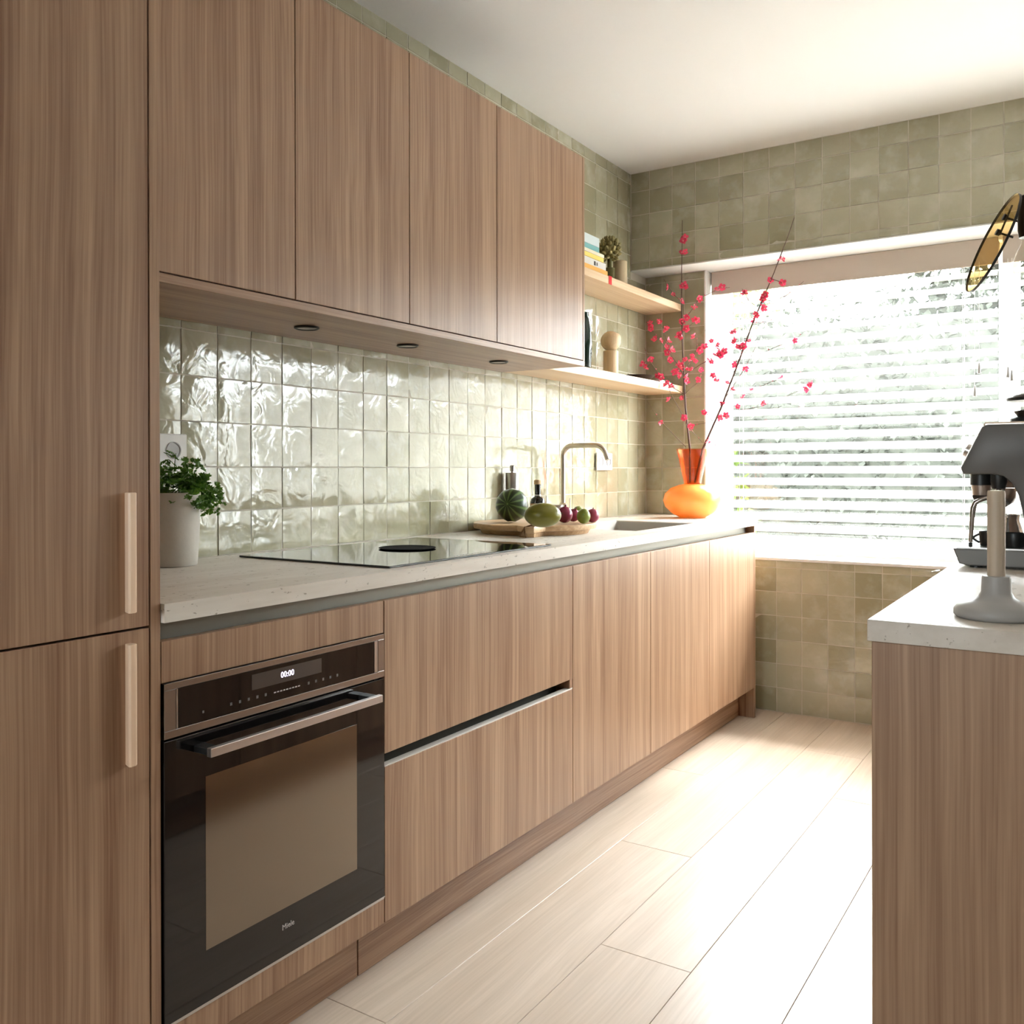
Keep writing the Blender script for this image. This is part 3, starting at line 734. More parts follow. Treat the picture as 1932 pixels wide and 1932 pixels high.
# cups on the tray
def cup(x, y, r, h, label, mat, z=.9957):
    t = thing('espresso_cup', label, 'cup', (x, y, z), 'small cups on the drip tray')
    MB().lathe([(0, 0), (r * .86, 0), (r * .9, .002), (r, h - .002), (r * .97, h), (r * .92, h - .002), (r * .84, .005), (0, .004)], (x, y, z), 24).build('bowl', mat, t, smooth=40)
    pts = [(x - r * .95 * math.cos(math.radians(20)) - .013 * math.sin(math.pi * k / 8), y - r * .3, z + h * (.2 + .6 * k / 8)) for k in range(9)]
    MB().tube(pts, .0028, 8).build('handle', mat, t, smooth=60)
cup(1.772, -1.80, .024, .034, 'small black cup on the drip tray nearest the steam wand', M['black'])
cup(1.826, -1.83, .024, .034, 'small black cup on the drip tray beside the machine body', M['black'])
t = thing('milk_jug', 'small steel milk jug standing on the drip tray of the machine', 'jug', (1.80, -1.70, .9957))
MB().lathe([(0, 0), (.034, 0), (.036, .004), (.036, .03), (.028, .058), (.030, .072), (.0285, .072), (.0265, .058), (.033, .03), (.033, .006), (0, .005)], (1.80, -1.70, .9957), 28).build('body', M['chrome'], t, smooth=40)
MB().tube([(1.80, -1.70 - .035 - .022 * math.sin(math.pi * k / 8), 1.008 + .05 * k / 8) for k in range(9)], .004, 8).build('handle', M['chrome'], t, smooth=60)

# ------------------------------------------------------------------ pendant lamp
PY = -2.2
pc = at(1873, 460, 'Y', PY)
t = thing('pendant_lamp', 'pendant lamp with a tilted amber glass disc and a clear bulb over the peninsula', 'lamp', (1.885, PY, 1.60))
ma = (RT * .388 + UP * .922).normalized(); pe = (RT * .922 - UP * .388)
nrm = (pe * .98 - FW * .19).normalized(); q3 = nrm.cross(ma).normalized()
Rm = Matrix((q3, ma, nrm)).transposed().to_4x4()
MB().lathe([(0, -.002), (.101, -.002), (.1025, 0), (.101, .002), (0, .002)], pc, 56, mat=Rm).build('glass_disc', M['amber'], t, smooth=30)
dr = MB().lathe([(.1022, -.0024), (.1032, -.0024), (.1032, .0024), (.1022, .0024), (.1022, -.0024)], pc, 56, mat=Rm, cap=False).build('disc_rim', M['black'], t, smooth=30)
sp = at(1942, 405, 'Y', PY)
MB().lathe([(0, -.045), (.018, -.045), (.0205, -.03), (.0205, .02), (.015, .038), (.006, .042), (0, .042)], sp, 24).build('socket', M['black'], t, smooth=40)
MB().tube([sp + Vector((0, 0, .04)), Vector((sp.x, sp.y, ZC - .02))], .0055, 10).build('rod', M['black'], t, smooth=50)
MB().lathe([(0, -.025), (.05, -.025), (.05, 0), (0, 0)], (sp.x, sp.y, ZC - .0005), 28).build('ceiling_rose', M['black'], t, smooth=40)
MB().lathe([(.012, -.044), (.014, -.055), (.024, -.075), (.030, -.096), (.028, -.115), (.018, -.130), (0, -.135)], sp, 28, cap=False).build('bulb', M['clear'], t, smooth=True)
MB().lathe([(.006, -.05), (.007, -.09), (.004, -.105), (0, -.106)], sp, 12).build('filament', M['stamen'], t, smooth=40)
br = MB()
for k, px_ in enumerate(((1893, 409), (1881, 438))):
    q = at(px_[0], px_[1], 'Y', PY)
    q = q - nrm * ((q - pc).dot(nrm))
    br.lathe([(0, -.004), (.0065, -.004), (.0065, .004), (0, .004)], q, 14, mat=Rm)
    br.tube([q + nrm * .003, q + nrm * .03], .0022, 8)
q1 = at(1887, 424, 'Y', PY); q1 = q1 - nrm * ((q1 - pc).dot(nrm))
br.tube([q1 + ma * .045 + nrm * .004, q1 - ma * .02 + nrm * .004], .002, 8)
br.tube([q1 + nrm * .03 + ma * .02, sp + Vector((0, 0, .0))], .003, 8)
br.build('disc_bracket', M['black'], t, smooth=50)

# ------------------------------------------------------------------ vase with blossom branches
VX, VY = .360, -.085
t = thing('vase', 'glass vase with a squat orange body and a red cone neck holding blossom branches', 'vase', (VX, VY, ZT))
MB().lathe([(0, 0), (.058, 0), (.066, .004), (.10, .022), (.130, .052), (.140, .084), (.131, .116), (.104, .142), (.066, .157), (.040, .162), (.038, .160), (.062, .152), (.10, .137), (.124, .112), (.132, .084), (.122, .054), (.095, .028), (.06, .010), (0, .010)], (VX, VY, ZT + .0003), 48).build('body', M['opal'], t, smooth=True)
MB().lathe([(.0385, .1605), (.040, .164), (.0765, .330), (.0765, .3315), (.0735, .3315), (.0725, .33), (.037, .166), (.0355, .1605)], (VX, VY, ZT), 40).build('neck', M['redglass'], t, smooth=True)
def zz(q): return (1180 + q[0] / 3.863, 400 + q[1] / 3.863)
def bpt(q, Y):
    x, y = zz(q); return at(x, y, 'Y', Y)
def blossom_mesh(seed):
    r = random.Random(seed); b = bmesh.new()
    for k in range(5):
        a = 2 * math.pi * k / 5 + r.uniform(-.15, .15); R = Matrix.Rotation(a, 3, 'Z')
        lift = r.uniform(.25, .75)
        P = [(0, 0, 0), (.004, .0045, .002), (.009, .0052, .002 + .007 * lift), (.0125, .003, .002 + .011 * lift), (.0125, -.003, .002 + .011 * lift), (.009, -.0052, .002 + .007 * lift), (.004, -.0045, .002)]
        v = [b.verts.new(R @ Vector(p)) for p in P]
        c = b.verts.new(R @ Vector((.0085, 0, .0005 + .005 * lift)))
        for j in range(len(v)): b.faces.new((v[j], v[(j + 1) % len(v)], c)).smooth = True
    me = bpy.data.meshes.new('blossom'); b.to_mesh(me); b.free(); me.materials.append(M['petal']); return me
BM_ = [blossom_mesh(s) for s in range(5)]
def center_mesh():
    mb_ = MB()
    mb_.lathe([(0, .001), (.0022, .002), (.003, .006), (.0015, .008), (0, .0082)], (0, 0, 0), 7)
    me = bpy.data.meshes.new('stamens'); mb_.bm.to_mesh(me); mb_.bm.free(); me.materials.append(M['stamen']); return me
CM_ = center_mesh()
def bud_mesh():
    mb_ = MB().ball((0, 0, .004), .004, (1, 1, 1.3), 8, 6)
    me = bpy.data.meshes.new('bud'); mb_.bm.to_mesh(me); mb_.bm.free(); me.materials.append(M['bud']); return me
UM_ = bud_mesh()
def branch(label, main, twigs, flowers, Yb, tipY):
    n = len(main)
    base = Vector((VX, VY, ZT))
    t = thing('blossom_branch', label, 'branch', base, 'branches in the orange vase')
    segs = []
    y0_ = zz(main[0])[1]
    mp_ = [Vector((VX + (.012 if tipY else -.012), VY, ZT + .17))]
    for k, q in enumerate(main): mp_.append(bpt(q, VY + (Yb - VY) * min(1, k / 3)))
    MB().tube(mp_, [.0056] + [.0054 - .0040 * k / (n - 1) for k in range(n)], 8).build('main_stem', M['bark'], t, smooth=60)
    segs += [(mp_[k], mp_[k + 1]) for k in range(len(mp_) - 1)]
    for tw in twigs:
        dY = random.uniform(-.07, .05)
        p0 = min((s for s in mp_[1:]), key=lambda s: (s - bpt(tw[0], s.y)).length)
        P = []
        for k, q in enumerate(tw):
            P.append(bpt(q, Yb + dY * k / max(1, len(tw) - 1)))
        MB().tube(P, [.0017 - .0009 * k / (len(P) - 1) for k in range(len(P))], 6).build('twig', M['bark'], t, smooth=60)
        segs += [(P[k], P[k + 1]) for k in range(len(P) - 1)]
        for k in range(len(P) - 1):
            for f in (.3, .75):
                if random.random() < .55:
                    o = bpy.data.objects.new('bud', UM_); COL.objects.link(o); o.parent = t
                    o.location = P[k].lerp(P[k + 1], f) - base; o.rotation_euler = [random.uniform(-1.2, 1.2) for _ in range(3)]
                    s_ = random.uniform(.45, .8); o.scale = (s_,) * 3
    flowers = flowers + [(q[0] + random.uniform(-17, 17), q[1] + random.uniform(-17, 17)) for q in flowers if random.random() < .42]
    for q in flowers:
        # hang the blossom on the nearest stretch of twig, seen from the front
        best = None
        for a, b_ in segs:
            c = bpt(q, (a.y + b_.y) / 2)
            ab = b_ - a; f = max(0, min(1, (c - a).dot(ab) / max(1e-9, ab.length_squared)))
            d_ = (a + ab * f - c).length
            if best is None or d_ < best[0]: best = (d_, a + ab * f, c)
        p = bpt(q, best[1].y + random.uniform(-.012, .006))
        o = bpy.data.objects.new('blossom', random.choice(BM_)); COL.objects.link(o); o.parent = t
        dv = (CAM - p).normalized() * .8 + Vector((random.uniform(-1, 1), random.uniform(-.7, .7), random.uniform(-.5, 1)))
        o.location = p - base
        o.rotation_euler = (dv.to_track_quat('Z', 'Y').to_matrix() @ Matrix.Rotation(random.uniform(0, 6), 3, 'Z')).to_euler()
        s_ = random.uniform(.95, 1.5); o.scale = (s_,) * 3
        c_ = bpy.data.objects.new('stamens', CM_); COL.objects.link(c_); c_.parent = o
        if best[0] > .012:
            MB().tube([best[1], p], .0008, 5).build('flower_stalk', M['bark'], t)
A_main = [(470, 1730), (440, 1450), (425, 1200), (415, 950), (408, 650), (410, 400), (415, 60)]
A_tw = [[(425, 1200), (380, 1110), (300, 1000), (240, 920), (180, 840), (150, 800)], [(320, 1010), (300, 930), (270, 840), (240, 785)], [(430, 1330), (330, 1270), (240, 1180), (170, 1070), (140, 990)],
        [(440, 1712), (330, 1600), (250, 1520), (160, 1380)], [(412, 830), (450, 760), (500, 690), (540, 630), (680, 560), (760, 550)], [(424, 1170), (480, 1080), (520, 1000), (520, 900), (495, 890)],
        [(425, 1190), (550, 1110), (650, 1060), (720, 1010)], [(720, 1010), (650, 960), (580, 860)], [(430, 1330), (540, 1230), (550, 1180)], [(408, 650), (350, 600), (310, 540), (280, 490)],
        [(450, 1560), (400, 1450), (330, 1320), (310, 1270)], [(455, 1560), (540, 1545), (620, 1530)], [(415, 880), (445, 850), (515, 790)], [(455, 1560), (560, 1680)]]
A_fl = [(418, 180), (422, 215), (405, 298), (434, 293), (425, 535), (440, 548), (405, 655), (345, 605), (315, 545), (500, 690), (535, 630), (660, 572), (700, 550), (410, 800), (455, 775), (445, 850), (515, 790), (412, 905), (388, 903), (180, 810), (185, 850), (245, 800), (295, 865), (215, 930), (255, 940), (310, 940), (300, 985), (335, 1005), (310, 1035), (315, 1070), (550, 1000), (490, 1050), (515, 1080), (390, 1110), (400, 1140), (370, 1155), (440, 1080), (480, 1085), (455, 1150), (490, 1150), (545, 1150), (450, 1200), (440, 1230), (535, 1220), (405, 1190), (130, 1110), (145, 1140), (180, 1065), (240, 1185), (255, 1200), (295, 1260), (330, 1275), (405, 1355), (320, 1370), (250, 1530), (470, 1560), (690, 1000), (715, 1015), (665, 965), (625, 945), (695, 1045), (655, 1050), (625, 1090), (500, 900), (575, 985), (430, 1500)]
B_main = [(565, 1725), (700, 1420), (830, 1080), (920, 830), (1000, 640), (1080, 450), (1180, 190), (1230, 40)]
B_tw = [[(850, 1020), (800, 940), (780, 860), (790, 660)], [(975, 700), (900, 650), (870, 590), (850, 560)], [(990, 690), (1170, 610), (1260, 540), (1300, 505)], [(725, 1360), (870, 1140), (920, 1040), (980, 920)],
        [(745, 1300), (920, 1300), (1130, 1210), (1210, 1190), (1300, 1160)], [(680, 1480), (800, 1450), (980, 1420), (1130, 1360), (1320, 1280), (1380, 1255)], [(665, 1500), (740, 1490)], [(640, 1530), (580, 1460)],
        [(845, 1050), (950, 1050), (1080, 990), (1230, 930), (1290, 885)], [(925, 810), (1030, 800), (1140, 760)], [(740, 1310), (665, 1235), (600, 1190)], [(580, 1700), (680, 1700), (820, 1690), (905, 1655)], [(830, 1090), (760, 1090), (640, 1030)]]
B_fl = [(1130, 350), (1050, 500), (1030, 600), (990, 640), (1005, 700), (955, 740), (945, 790), (795, 940), (895, 945), (820, 985), (845, 985), (870, 975), (790, 870), (870, 590), (800, 1115), (875, 1135), (740, 1250), (775, 1295), (915, 1300), (865, 1350), (815, 1420), (990, 1400), (715, 1400), (740, 1490), (680, 1500), (575, 1465), (1230, 935), (1135, 1215), (1355, 1260), (1325, 1285), (605, 1670), (640, 1200), (665, 1235), (1145, 515)]
branch('tall upright pink blossom branch rising straight from the vase', A_main, A_tw, A_fl, -.10, 0)
branch('slanting pink blossom branch leaning from the vase across the blind', B_main, B_tw, B_fl, -.08, 1)

# ------------------------------------------------------------------ chopping board and fruit
BX, BY, ZBT = .245, -1.382, .986
t = thing('chopping_board', 'round wooden chopping board with a short handle and leather strap', 'chopping board', (BX, BY, ZT))
hd = (CAM - Vector((BX, BY, CAM.z))); hd.normalize()
hang = math.atan2(hd.y, hd.x) - math.radians(3)
n = 72; R_ = .228
def outline(R):
    pts = []
    for k in range(n):
        a = hang + math.pi + 2 * math.pi * (k + .5) / n
        da = (a - hang + math.pi) % (2 * math.pi) - math.pi
        r = R
        if abs(da) < .16: r = R + .075 if abs(da) < .125 else R + .03
        pts.append((BX + r * math.cos(a), BY + r * math.sin(a)))
    return pts
b = bmesh.new()
lev = [(.198, ZT + .0005), (.205, ZT + .014), (.226, ZT + .018), (.229, ZT + .024), (.229, ZBT - .003), (.226, ZBT)]
L = [[b.verts.new((x, y, z)) for x, y in outline(r)] for r, z in lev]
for A, B in zip(L, L[1:]):
    for k in range(n): b.faces.new((A[k], A[(k + 1) % n], B[(k + 1) % n], B[k]))
b.faces.new(L[0][::-1]); b.faces.new(L[-1])
bmesh.ops.recalc_face_normals(b, faces=b.faces[:])
mb = MB(); mb._merge(b); mb.build('board', M['board'], t, smooth=35)
he = Vector((BX, BY, ZBT)) + hd * (R_ + .058)
sd = Vector((-hd.y, hd.x, 0))
MB().tube([he + Vector((0, 0, .0035)), he - sd * .015 + Vector((0, 0, .0045)), he - sd * .034 + Vector((0, 0, -.003)), he - sd * .047 + Vector((0, 0, -.022)) + hd * .01, he - sd * .05 + hd * .03 + Vector((0, 0, -.031)), he - sd * .03 + hd * .045 + Vector((0, 0, -.0315)), he - sd * .035 + hd * .01 + Vector((0, 0, -.02)), he - sd * .033 + hd * .002], .0032, 8).build('strap', M['leather'], t, smooth=60)
def fruit(name, label, cat, px, pyy, r, sc, mat, axis_mat=None, stem=None, group='fruit on the chopping board', ribs=0):
    zc = ZBT + .0012 + r * (sc[2] if name != 'striped_gourd' else 1.045)
    c = at(px, pyy, 'Z', zc)
    t = thing(name, label, cat, (c.x, c.y, c.z), group)
    mb = MB().ball((0, 0, 0), r, (1, 1, 1), 28, 18)
    for v in mb.bm.verts:
        if ribs:
            a = math.atan2(v.co.x, v.co.y); k = 1 + .025 * math.cos(ribs * a) * (1 - abs(v.co.z / r))
            v.co.x *= k; v.co.y *= k
        v.co = Vector((v.co.x * sc[0], v.co.y * sc[1], v.co.z * sc[2]))
    o = mb.build('skin', mat, t, smooth=True, origin=(0, 0, 0)); o.location = (0, 0, 0)
    if axis_mat is not None: o.rotation_euler = axis_mat
    if stem:
        s = MB().lathe([(0, 0), (stem[0], 0), (stem[0] * .7, stem[1]), (0, stem[1])], (0, 0, 0), 10).build('stem', stem[2], t, smooth=40, origin=(0, 0, 0))
        s.parent = t; d_ = Vector(stem[3]).normalized(); s.location = d_ * (r * stem[4]); s.rotation_euler = d_.to_track_quat('Z', 'Y').to_euler()
    return t
to_cam = (-FW.x + -.35 * RT.x, -FW.y - .35 * RT.y, .12)
gq = Vector(to_cam).to_track_quat('Z', 'Y').to_euler()
fruit('striped_gourd', 'dark green striped gourd on the chopping board', 'gourd', 966, 953, .060, (1.02, 1.02, .98), M['gourd'], gq, (.004, .004, M['bud'] if False else M['stem'], to_cam, .965), ribs=11)
fruit('mango', 'green mango lying in front on the chopping board', 'mango', 1024, 972, .041, (1.52, 1.12, 1.0), M['mango'], (0, 0, math.atan2(RT.y, RT.x)), (.003, .004, M['bark'], (RT.x, RT.y, .1), 1.5))
fruit('red_onion', 'glossy dark red onion touching the green mango', 'onion', 1065, 971, .030, (1, 1, 1), M['onion'], None, (.004, .01, M['onion'], (.2, -.1, 1), .93))
fruit('red_onion', 'smaller red onion with papery skin beside the lime', 'onion', 1082, 972, .024, (1, 1, 1), M['onion'], None, (.003, .012, M['onion'], (.5, -.3, .8), .93))
fruit('lime', 'green lime standing in front of the plum on the board', 'lime', 1101, 974, .0245, (1, 1, 1.1), M['lime'], None, (.003, .003, M['stem'], (.3, -.6, .2), .97))
fruit('lime', 'green lime half hidden behind the red onion', 'lime', 1091, 967, .023, (1, 1, 1.08), M['lime'], None, (.003, .003, M['stem'], (.1, .2, .9), 1.0))
fruit('plum', 'reddish plum at the sink edge of the chopping board', 'plum', 1118, 973, .024, (1, 1, 1.05), M['plum'], None, (.002, .006, M['bark'], (.1, 0, 1), 1.0))
# pepper mill and bottle behind the board
mx_, my_ = .036, -1.205
t = thing('pepper_mill', 'brushed steel cylinder pepper mill behind the gourd', 'mill', (mx_, my_, ZT))
MB().lathe([(0, 0), (.0275, 0), (.0275, .150), (.026, .152), (.026, .155), (.0275, .157), (.0275, .218), (.026, .2205), (0, .2205)], (mx_, my_, ZT + .0003), 32).build('body', M['steel'], t, smooth=35)
MB().lathe([(.006, .2205), (.006, .226), (.010, .228), (.010, .248), (.007, .251), (0, .251)], (mx_, my_, ZT), 20).build('knob', M['steel'], t, smooth=35)
bx_, by_ = .060, -1.045
t = thing('oil_bottle', 'dark oil bottle with a wooden stopper behind the mango', 'bottle', (bx_, by_, ZT))
M['darkglass'] = plain('dark_bottle_glass', (.010, .010, .006), .08, spec=.6)
MB().lathe([(0, 0), (.030, 0), (.032, .004), (.032, .098), (.028, .112), (.014, .122), (.0125, .128), (.0125, .172), (0, .172)], (bx_, by_, ZT + .0003), 28).build('glass', M['darkglass'], t, smooth=40)
MB().lathe([(.0324, .02), (.0324, .094)], (bx_, by_, ZT), 28, cap=False).build('paper_label', M['board'], t, smooth=40)
MB().lathe([(.0135, .124), (.0140, .127), (.0135, .130)], (bx_, by_, ZT), 20, cap=False).build('neck_ring', M['steel'], t, smooth=40)
MB().lathe([(.015, .1722), (.016, .174), (.016, .188), (.012, .191), (0, .1915)], (bx_, by_, ZT), 20).build('stopper', M['beech'], t, smooth=40)
t = thing('glass_jar', 'small clear glass jar with metal lid standing by the tap', 'jar', (.10, -.95, ZT))
MB().lathe([(0, 0), (.026, 0), (.028, .003), (.028, .06), (.024, .068)], (.10, -.95, ZT + .0003), 24, cap=False).build('glass', M['clear'], t, smooth=40)
MB().lathe([(.0255, .068), (.0255, .084), (.022, .0865), (0, .0868)], (.10, -.95, ZT), 24).build('lid', M['steel'], t, smooth=40)

# ------------------------------------------------------------------ wall sockets
def plate(label, yc, zc, wy_, hz, rounds):
    t = thing('wall_socket', label, 'socket', (.0, yc, zc), 'white wall sockets')
    MB().box(.0022, .011, yc - wy_ / 2, yc + wy_ / 2, zc - hz / 2, zc + hz / 2, .002).build('plate', M['white'], t)
    for ry in rounds:
        c_ = MB().lathe([(.0215, 0), (.0225, .0018), (.0195, .0018), (.0185, -.006), (0, -.006)], (.0112, ry, zc), 28, mat=Matrix.Rotation(math.radians(90), 4, 'Y')).build('socket_ring', M['greyplastic'], t, smooth=40)
        for s in (-1, 1):
            MB().lathe([(.0025, 0), (.0025, .0008), (0, .0008)], (.0056, ry, zc + s * .0095), 10, mat=Matrix.Rotation(math.radians(90), 4, 'Y')).build('pin_hole', M['black'], c_)
plate('white double wall socket on the tiles beside the tap', -.325, 1.219, .165, .083, (-.365, -.285))
plate('white single wall socket on the tiles behind the potted herb', -2.805, 1.232, .085, .085, (-2.805,))

# ------------------------------------------------------------------ potted herb
px_, py_ = .105, -2.885
t = thing('potted_herb', 'parsley plant in a tall pale stoneware pot next to the larder', 'potted plant', (px_, py_, ZT))
MB().lathe([(0, 0), (.058, 0), (.062, .003), (.066, .06), (.070, .176), (.0695, .1785), (.066, .1785), (.065, .165), (.060, .15), (0, .15)], (px_, py_, ZT + .0003), 40).build('pot', M['ceramic'], t, smooth=50)
MB().lathe([(.0615, .158), (.04, .163), (0, .164)], (px_, py_, ZT), 24, cap=False).build('soil', M['soil'], t, smooth=True)
def herb_leaf(seed):
    r = random.Random(seed); b = bmesh.new()
    for dx, dy, s in ((0, .006, 1), (-.008, 0, .85), (.008, 0, .85)):
        ang = math.atan2(dx, dy) * .9
        R = Matrix.Rotation(-ang, 3, 'Z')
        P = [(0, -.006), (.005, -.003), (.0075, .002), (.0045, .003), (.006, .008), (.002, .0075), (0, .0115), (-.002, .0075), (-.006, .008), (-.0045, .003), (-.0075, .002), (-.005, -.003)]
        v = [b.verts.new(R @ Vector((x * s, y * s, .003 * abs(x) / .0075 + r.uniform(-.001, .001))) + Vector((dx, dy, 0))) for x, y in P]
        c = b.verts.new(Vector((dx, dy, 0)))
        for k in range(len(v)): b.faces.new((v[k], v[(k + 1) % len(v)], c))
    me = bpy.data.meshes.new('leaf'); b.to_mesh(me); b.free(); me.materials.append(M['leaf']); return me
HL = [herb_leaf(s) for s in range(4)]
base = Vector((px_, py_, ZT))
def sprig(tip, nl, spread):
    p0 = Vector((px_ + random.uniform(-.035, .035), py_ + random.uniform(-.035, .035), ZT + .162))
    mid = p0.lerp(tip, .5) + Vector((0, 0, .03))
    P = [p0.lerp(mid, k / 4).lerp(mid.lerp(tip, k / 4), k / 4) for k in range(5)]
    MB().tube(P, [.0016, .0014, .0012, .001, .0008], 5).build('stem', M['stem'], t, smooth=60)
    for k in range(nl):
        o = bpy.data.objects.new('leaf', random.choice(HL)); COL.objects.link(o); o.parent = t
        f = 1 - (k / max(1, nl)) * .35
        q = mid.lerp(tip, f) + Vector([random.gauss(0, spread) for _ in range(3)])
        q.x = max(q.x, .016); q.y = max(q.y, Y0 + .016)
        o.location = q - base
        o.rotation_euler = (random.uniform(-.9, .9), random.uniform(-.9, .9), random.uniform(0, 6.28))
        s_ = random.uniform(.9, 1.5); o.scale = (s_,) * 3
for dx, dy, dz, nl, spd in [(0, .015, .275, 5, .010), (-.03, .06, .20, 7, .012), (.03, .07, .215, 7, .012), (.0, .10, .185, 9, .013), (.05, .075, .165, 9, .013), (.03, .11, .145, 9, .012), (.06, .02, .20, 8, .013), (.0, -.02, .23, 9, .014), (.03, -.05, .20, 8, .014), (-.04, .0, .21, 7, .013), (.07, -.01, .175, 8, .013), (.075, .02, .14, 8, .010), (.02, .045, .235, 7, .012), (.05, .04, .195, 9, .013), (.01, .02, .20, 10, .016), (-.02, -.05, .19, 8, .014), (.03, .0, .22, 9, .014), (.01, .085, .16, 8, .012), (.0, .055, .245, 4, .008), (.045, .095, .17, 8, .012)]:
    sprig(base + Vector((dx, dy, dz)), nl, spd)

# ------------------------------------------------------------------ things on the shelves
zs1 = 2.0303
bw = [('thick orange book at the bottom of the shelf stack', (.80, .42, .10), .030, .150, .215, .0),
      ('white book with small dark lettering in the shelf stack', (.74, .73, .70), .034, .142, .205, .004),
      ('yellow paperback in the middle of the shelf stack', (.80, .62, .16), .018, .138, .19, .002),
      ('slim cream book in the shelf stack', (.76, .70, .55), .014, .134, .185, .0),
      ('teal book near the top of the shelf stack', (.18, .42, .42), .026, .13, .175, .004),
      ('pale blue-white book on top of the shelf stack', (.62, .70, .72), .040, .125, .17, .003)]
z = zs1
for k, (lab, col, h_, dx, dy, sh) in enumerate(bw):
    yc = -.790 + sh; x1 = .178 - sh * 2
    t = thing('book', lab, 'book', (x1 - dx / 2, yc, z), 'books stacked on the upper shelf')
    cm = plain('book_cover', col, .5)
    ya_, yb_ = yc - dy / 2, yc + dy / 2 + (.05 if k < 2 else .03 if k < 4 else .0)
    MB().box(x1 - dx, x1, ya_, yb_, z + .0002, z + .003).box(x1 - dx, x1, ya_, yb_, z + h_ - .003, z + h_ - .0002).box(x1 - .003, x1, ya_, yb_, z + .003, z + h_ - .003).build('cover', cm, t)
    MB().box(x1 - dx + .004, x1 - .0032, ya_ + .003, yb_ - .003, z + .003, z + h_ - .003).build('pages', M['paper'], t)
    if k == 1:
        MB().box(x1, x1 + .0004, yb_ - .115, yb_ - .10, z + .008, z + .026).box(x1, x1 + .0004, yb_ - .09, yb_ - .082, z + .010, z + .024).build('spine_print', M['black'], t)
    if k == 0:
        M['ribbon'] = plain('red_ribbon', (.55, .01, .015), .6)
        MB().box(x1 - .004, x1 + .026, yb_ - .048, yb_ - .006, z - .0001, z + .0012).box(x1 + .027, x1 + .0282, yb_ - .045, yb_ - .015, z - .036, z + .001).build('ribbon', M['ribbon'], t)
    z += h_
M['moss'] = plain('moss_green', (.115, .105, .03), .7, noise=.4, nscale=60)
M['olivegold'] = plain('olive_gold', (.26, .22, .08), .4, .3, noise=.5, nscale=50)
gx_, gy_ = .054, -.575
t = thing('green_vase', 'squat moss green vase behind the artichoke ornament', 'vase', (gx_, gy_, zs1))
MB().lathe([(0, 0), (.030, 0), (.042, .02), (.047, .07), (.042, .12), (.034, .165), (.038, .185), (.034, .185), (.030, .165), (0, .15)], (gx_, gy_, zs1), 30).build('body', M['moss'], t, smooth=50)
t = thing('artichoke_ornament', 'olive-gold artichoke ornament on a green stem between books and candle', 'ornament', (.140, -.535, zs1))
MB().lathe([(0, 0), (.024, 0), (.024, .066), (.010, .07), (.010, .11), (0, .11)], (.140, -.535, zs1), 18).build('stand', M['moss'], t, smooth=40)
mb = MB().ball((.140, -.535, zs1 + .150), .036, (1, 1, 1.15), 16, 10); mb.build('core', M['olivegold'], t, smooth=True)
scm = MB(); scm.lathe([(0, -.004), (.006, 0), (.010, .010), (.006, .020), (0, .026)], (0, 0, 0), 7)
me = bpy.data.meshes.new('scale'); scm.bm.to_mesh(me); scm.bm.free(); me.materials.append(M['olivegold'])
for lv in range(6):
    for k in range(9):
        a = 2 * math.pi * (k + .5 * (lv % 2)) / 9; ph = math.radians(-55 + lv * 24)
        d_ = Vector((math.cos(a) * math.cos(ph), math.sin(a) * math.cos(ph), math.sin(ph) * 1.15))
        o = bpy.data.objects.new('scale', me); COL.objects.link(o); o.parent = t
        o.location = Vector((0, 0, .150)) + d_ * .036
        o.rotation_euler = (d_ * .8 + Vector((0, 0, .55))).to_track_quat('Z', 'Y').to_euler()
t = thing('pillar_candle', 'beige pillar candle near the corner of the upper shelf', 'candle', (.135, -.415, zs1))
M['wax'] = plain('beige_wax', (.56, .44, .28), .5)
MB().lathe([(0, 0), (.031, 0), (.033, .002), (.033, .118), (.030, .121), (.012, .118), (0, .117)], (.135, -.415, zs1), 28).build('wax', M['wax'], t, smooth=40)
MB().tube([(.135, -.415, zs1 + .117), (.136, -.415, zs1 + .128)], .0010, 6).build('wick', M['black'], t)
zs2 = ZU0 + .0383
t = thing('green_bottle', 'slender dark green bottle at the cabinet end of the lower shelf', 'bottle', (.10, -.705, zs2))
M['bottlegreen'] = plain('bottle_green', (.008, .022, .014), .08, spec=.7)
MB().lathe([(0, 0), (.026, 0), (.029, .004), (.033, .08), (.035, .13), (.029, .19), (.020, .235), (.019, .262), (.021, .266), (.017, .266), (.015, .23), (0, .2)], (.10, -.705, zs2), 30).build('glass', M['bottlegreen'], t, smooth=50)
t = thing('wooden_figure', 'beech figure of a ball resting on a cylinder on the lower shelf', 'figure', (.105, -.452, zs2))
MB().lathe([(0, 0), (.033, 0), (.035, .002), (.035, .120), (.033, .122), (0, .122)], (.105, -.452, zs2), 30).build('body', M['beech'], t, smooth=40)
c0 = Vector((.105, -.452, zs2 + .168))
MB().ball((0, 0, 0), .047, (1, 1, .98), 30, 18).build('head', M['beech'], t, smooth=True, origin=(0, 0, 0)).location = c0 - Vector((.105, -.452, zs2))
MB().lathe([(.030, .034), (.033, .040), (.026, .060), (0, .063)], c0, 24, mat=Matrix.Rotation(math.radians(-70), 4, 'X') @ Matrix.Rotation(math.radians(0), 4, 'Y')).build('face', M['beech'], t, smooth=40)
t = thing('shallow_bowl', 'shallow dark brown bowl with a folded cloth on the lower shelf', 'bowl', (.105, -.18, zs2))
M['brownbowl'] = plain('dark_brown_bowl', (.04, .022, .012), .45)
MB().lathe([(0, 0), (.045, 0), (.075, .012), (.092, .028), (.088, .028), (.072, .017), (.043, .006), (0, .005)], (.105, -.18, zs2), 36).build('bowl', M['brownbowl'], t, smooth=50)
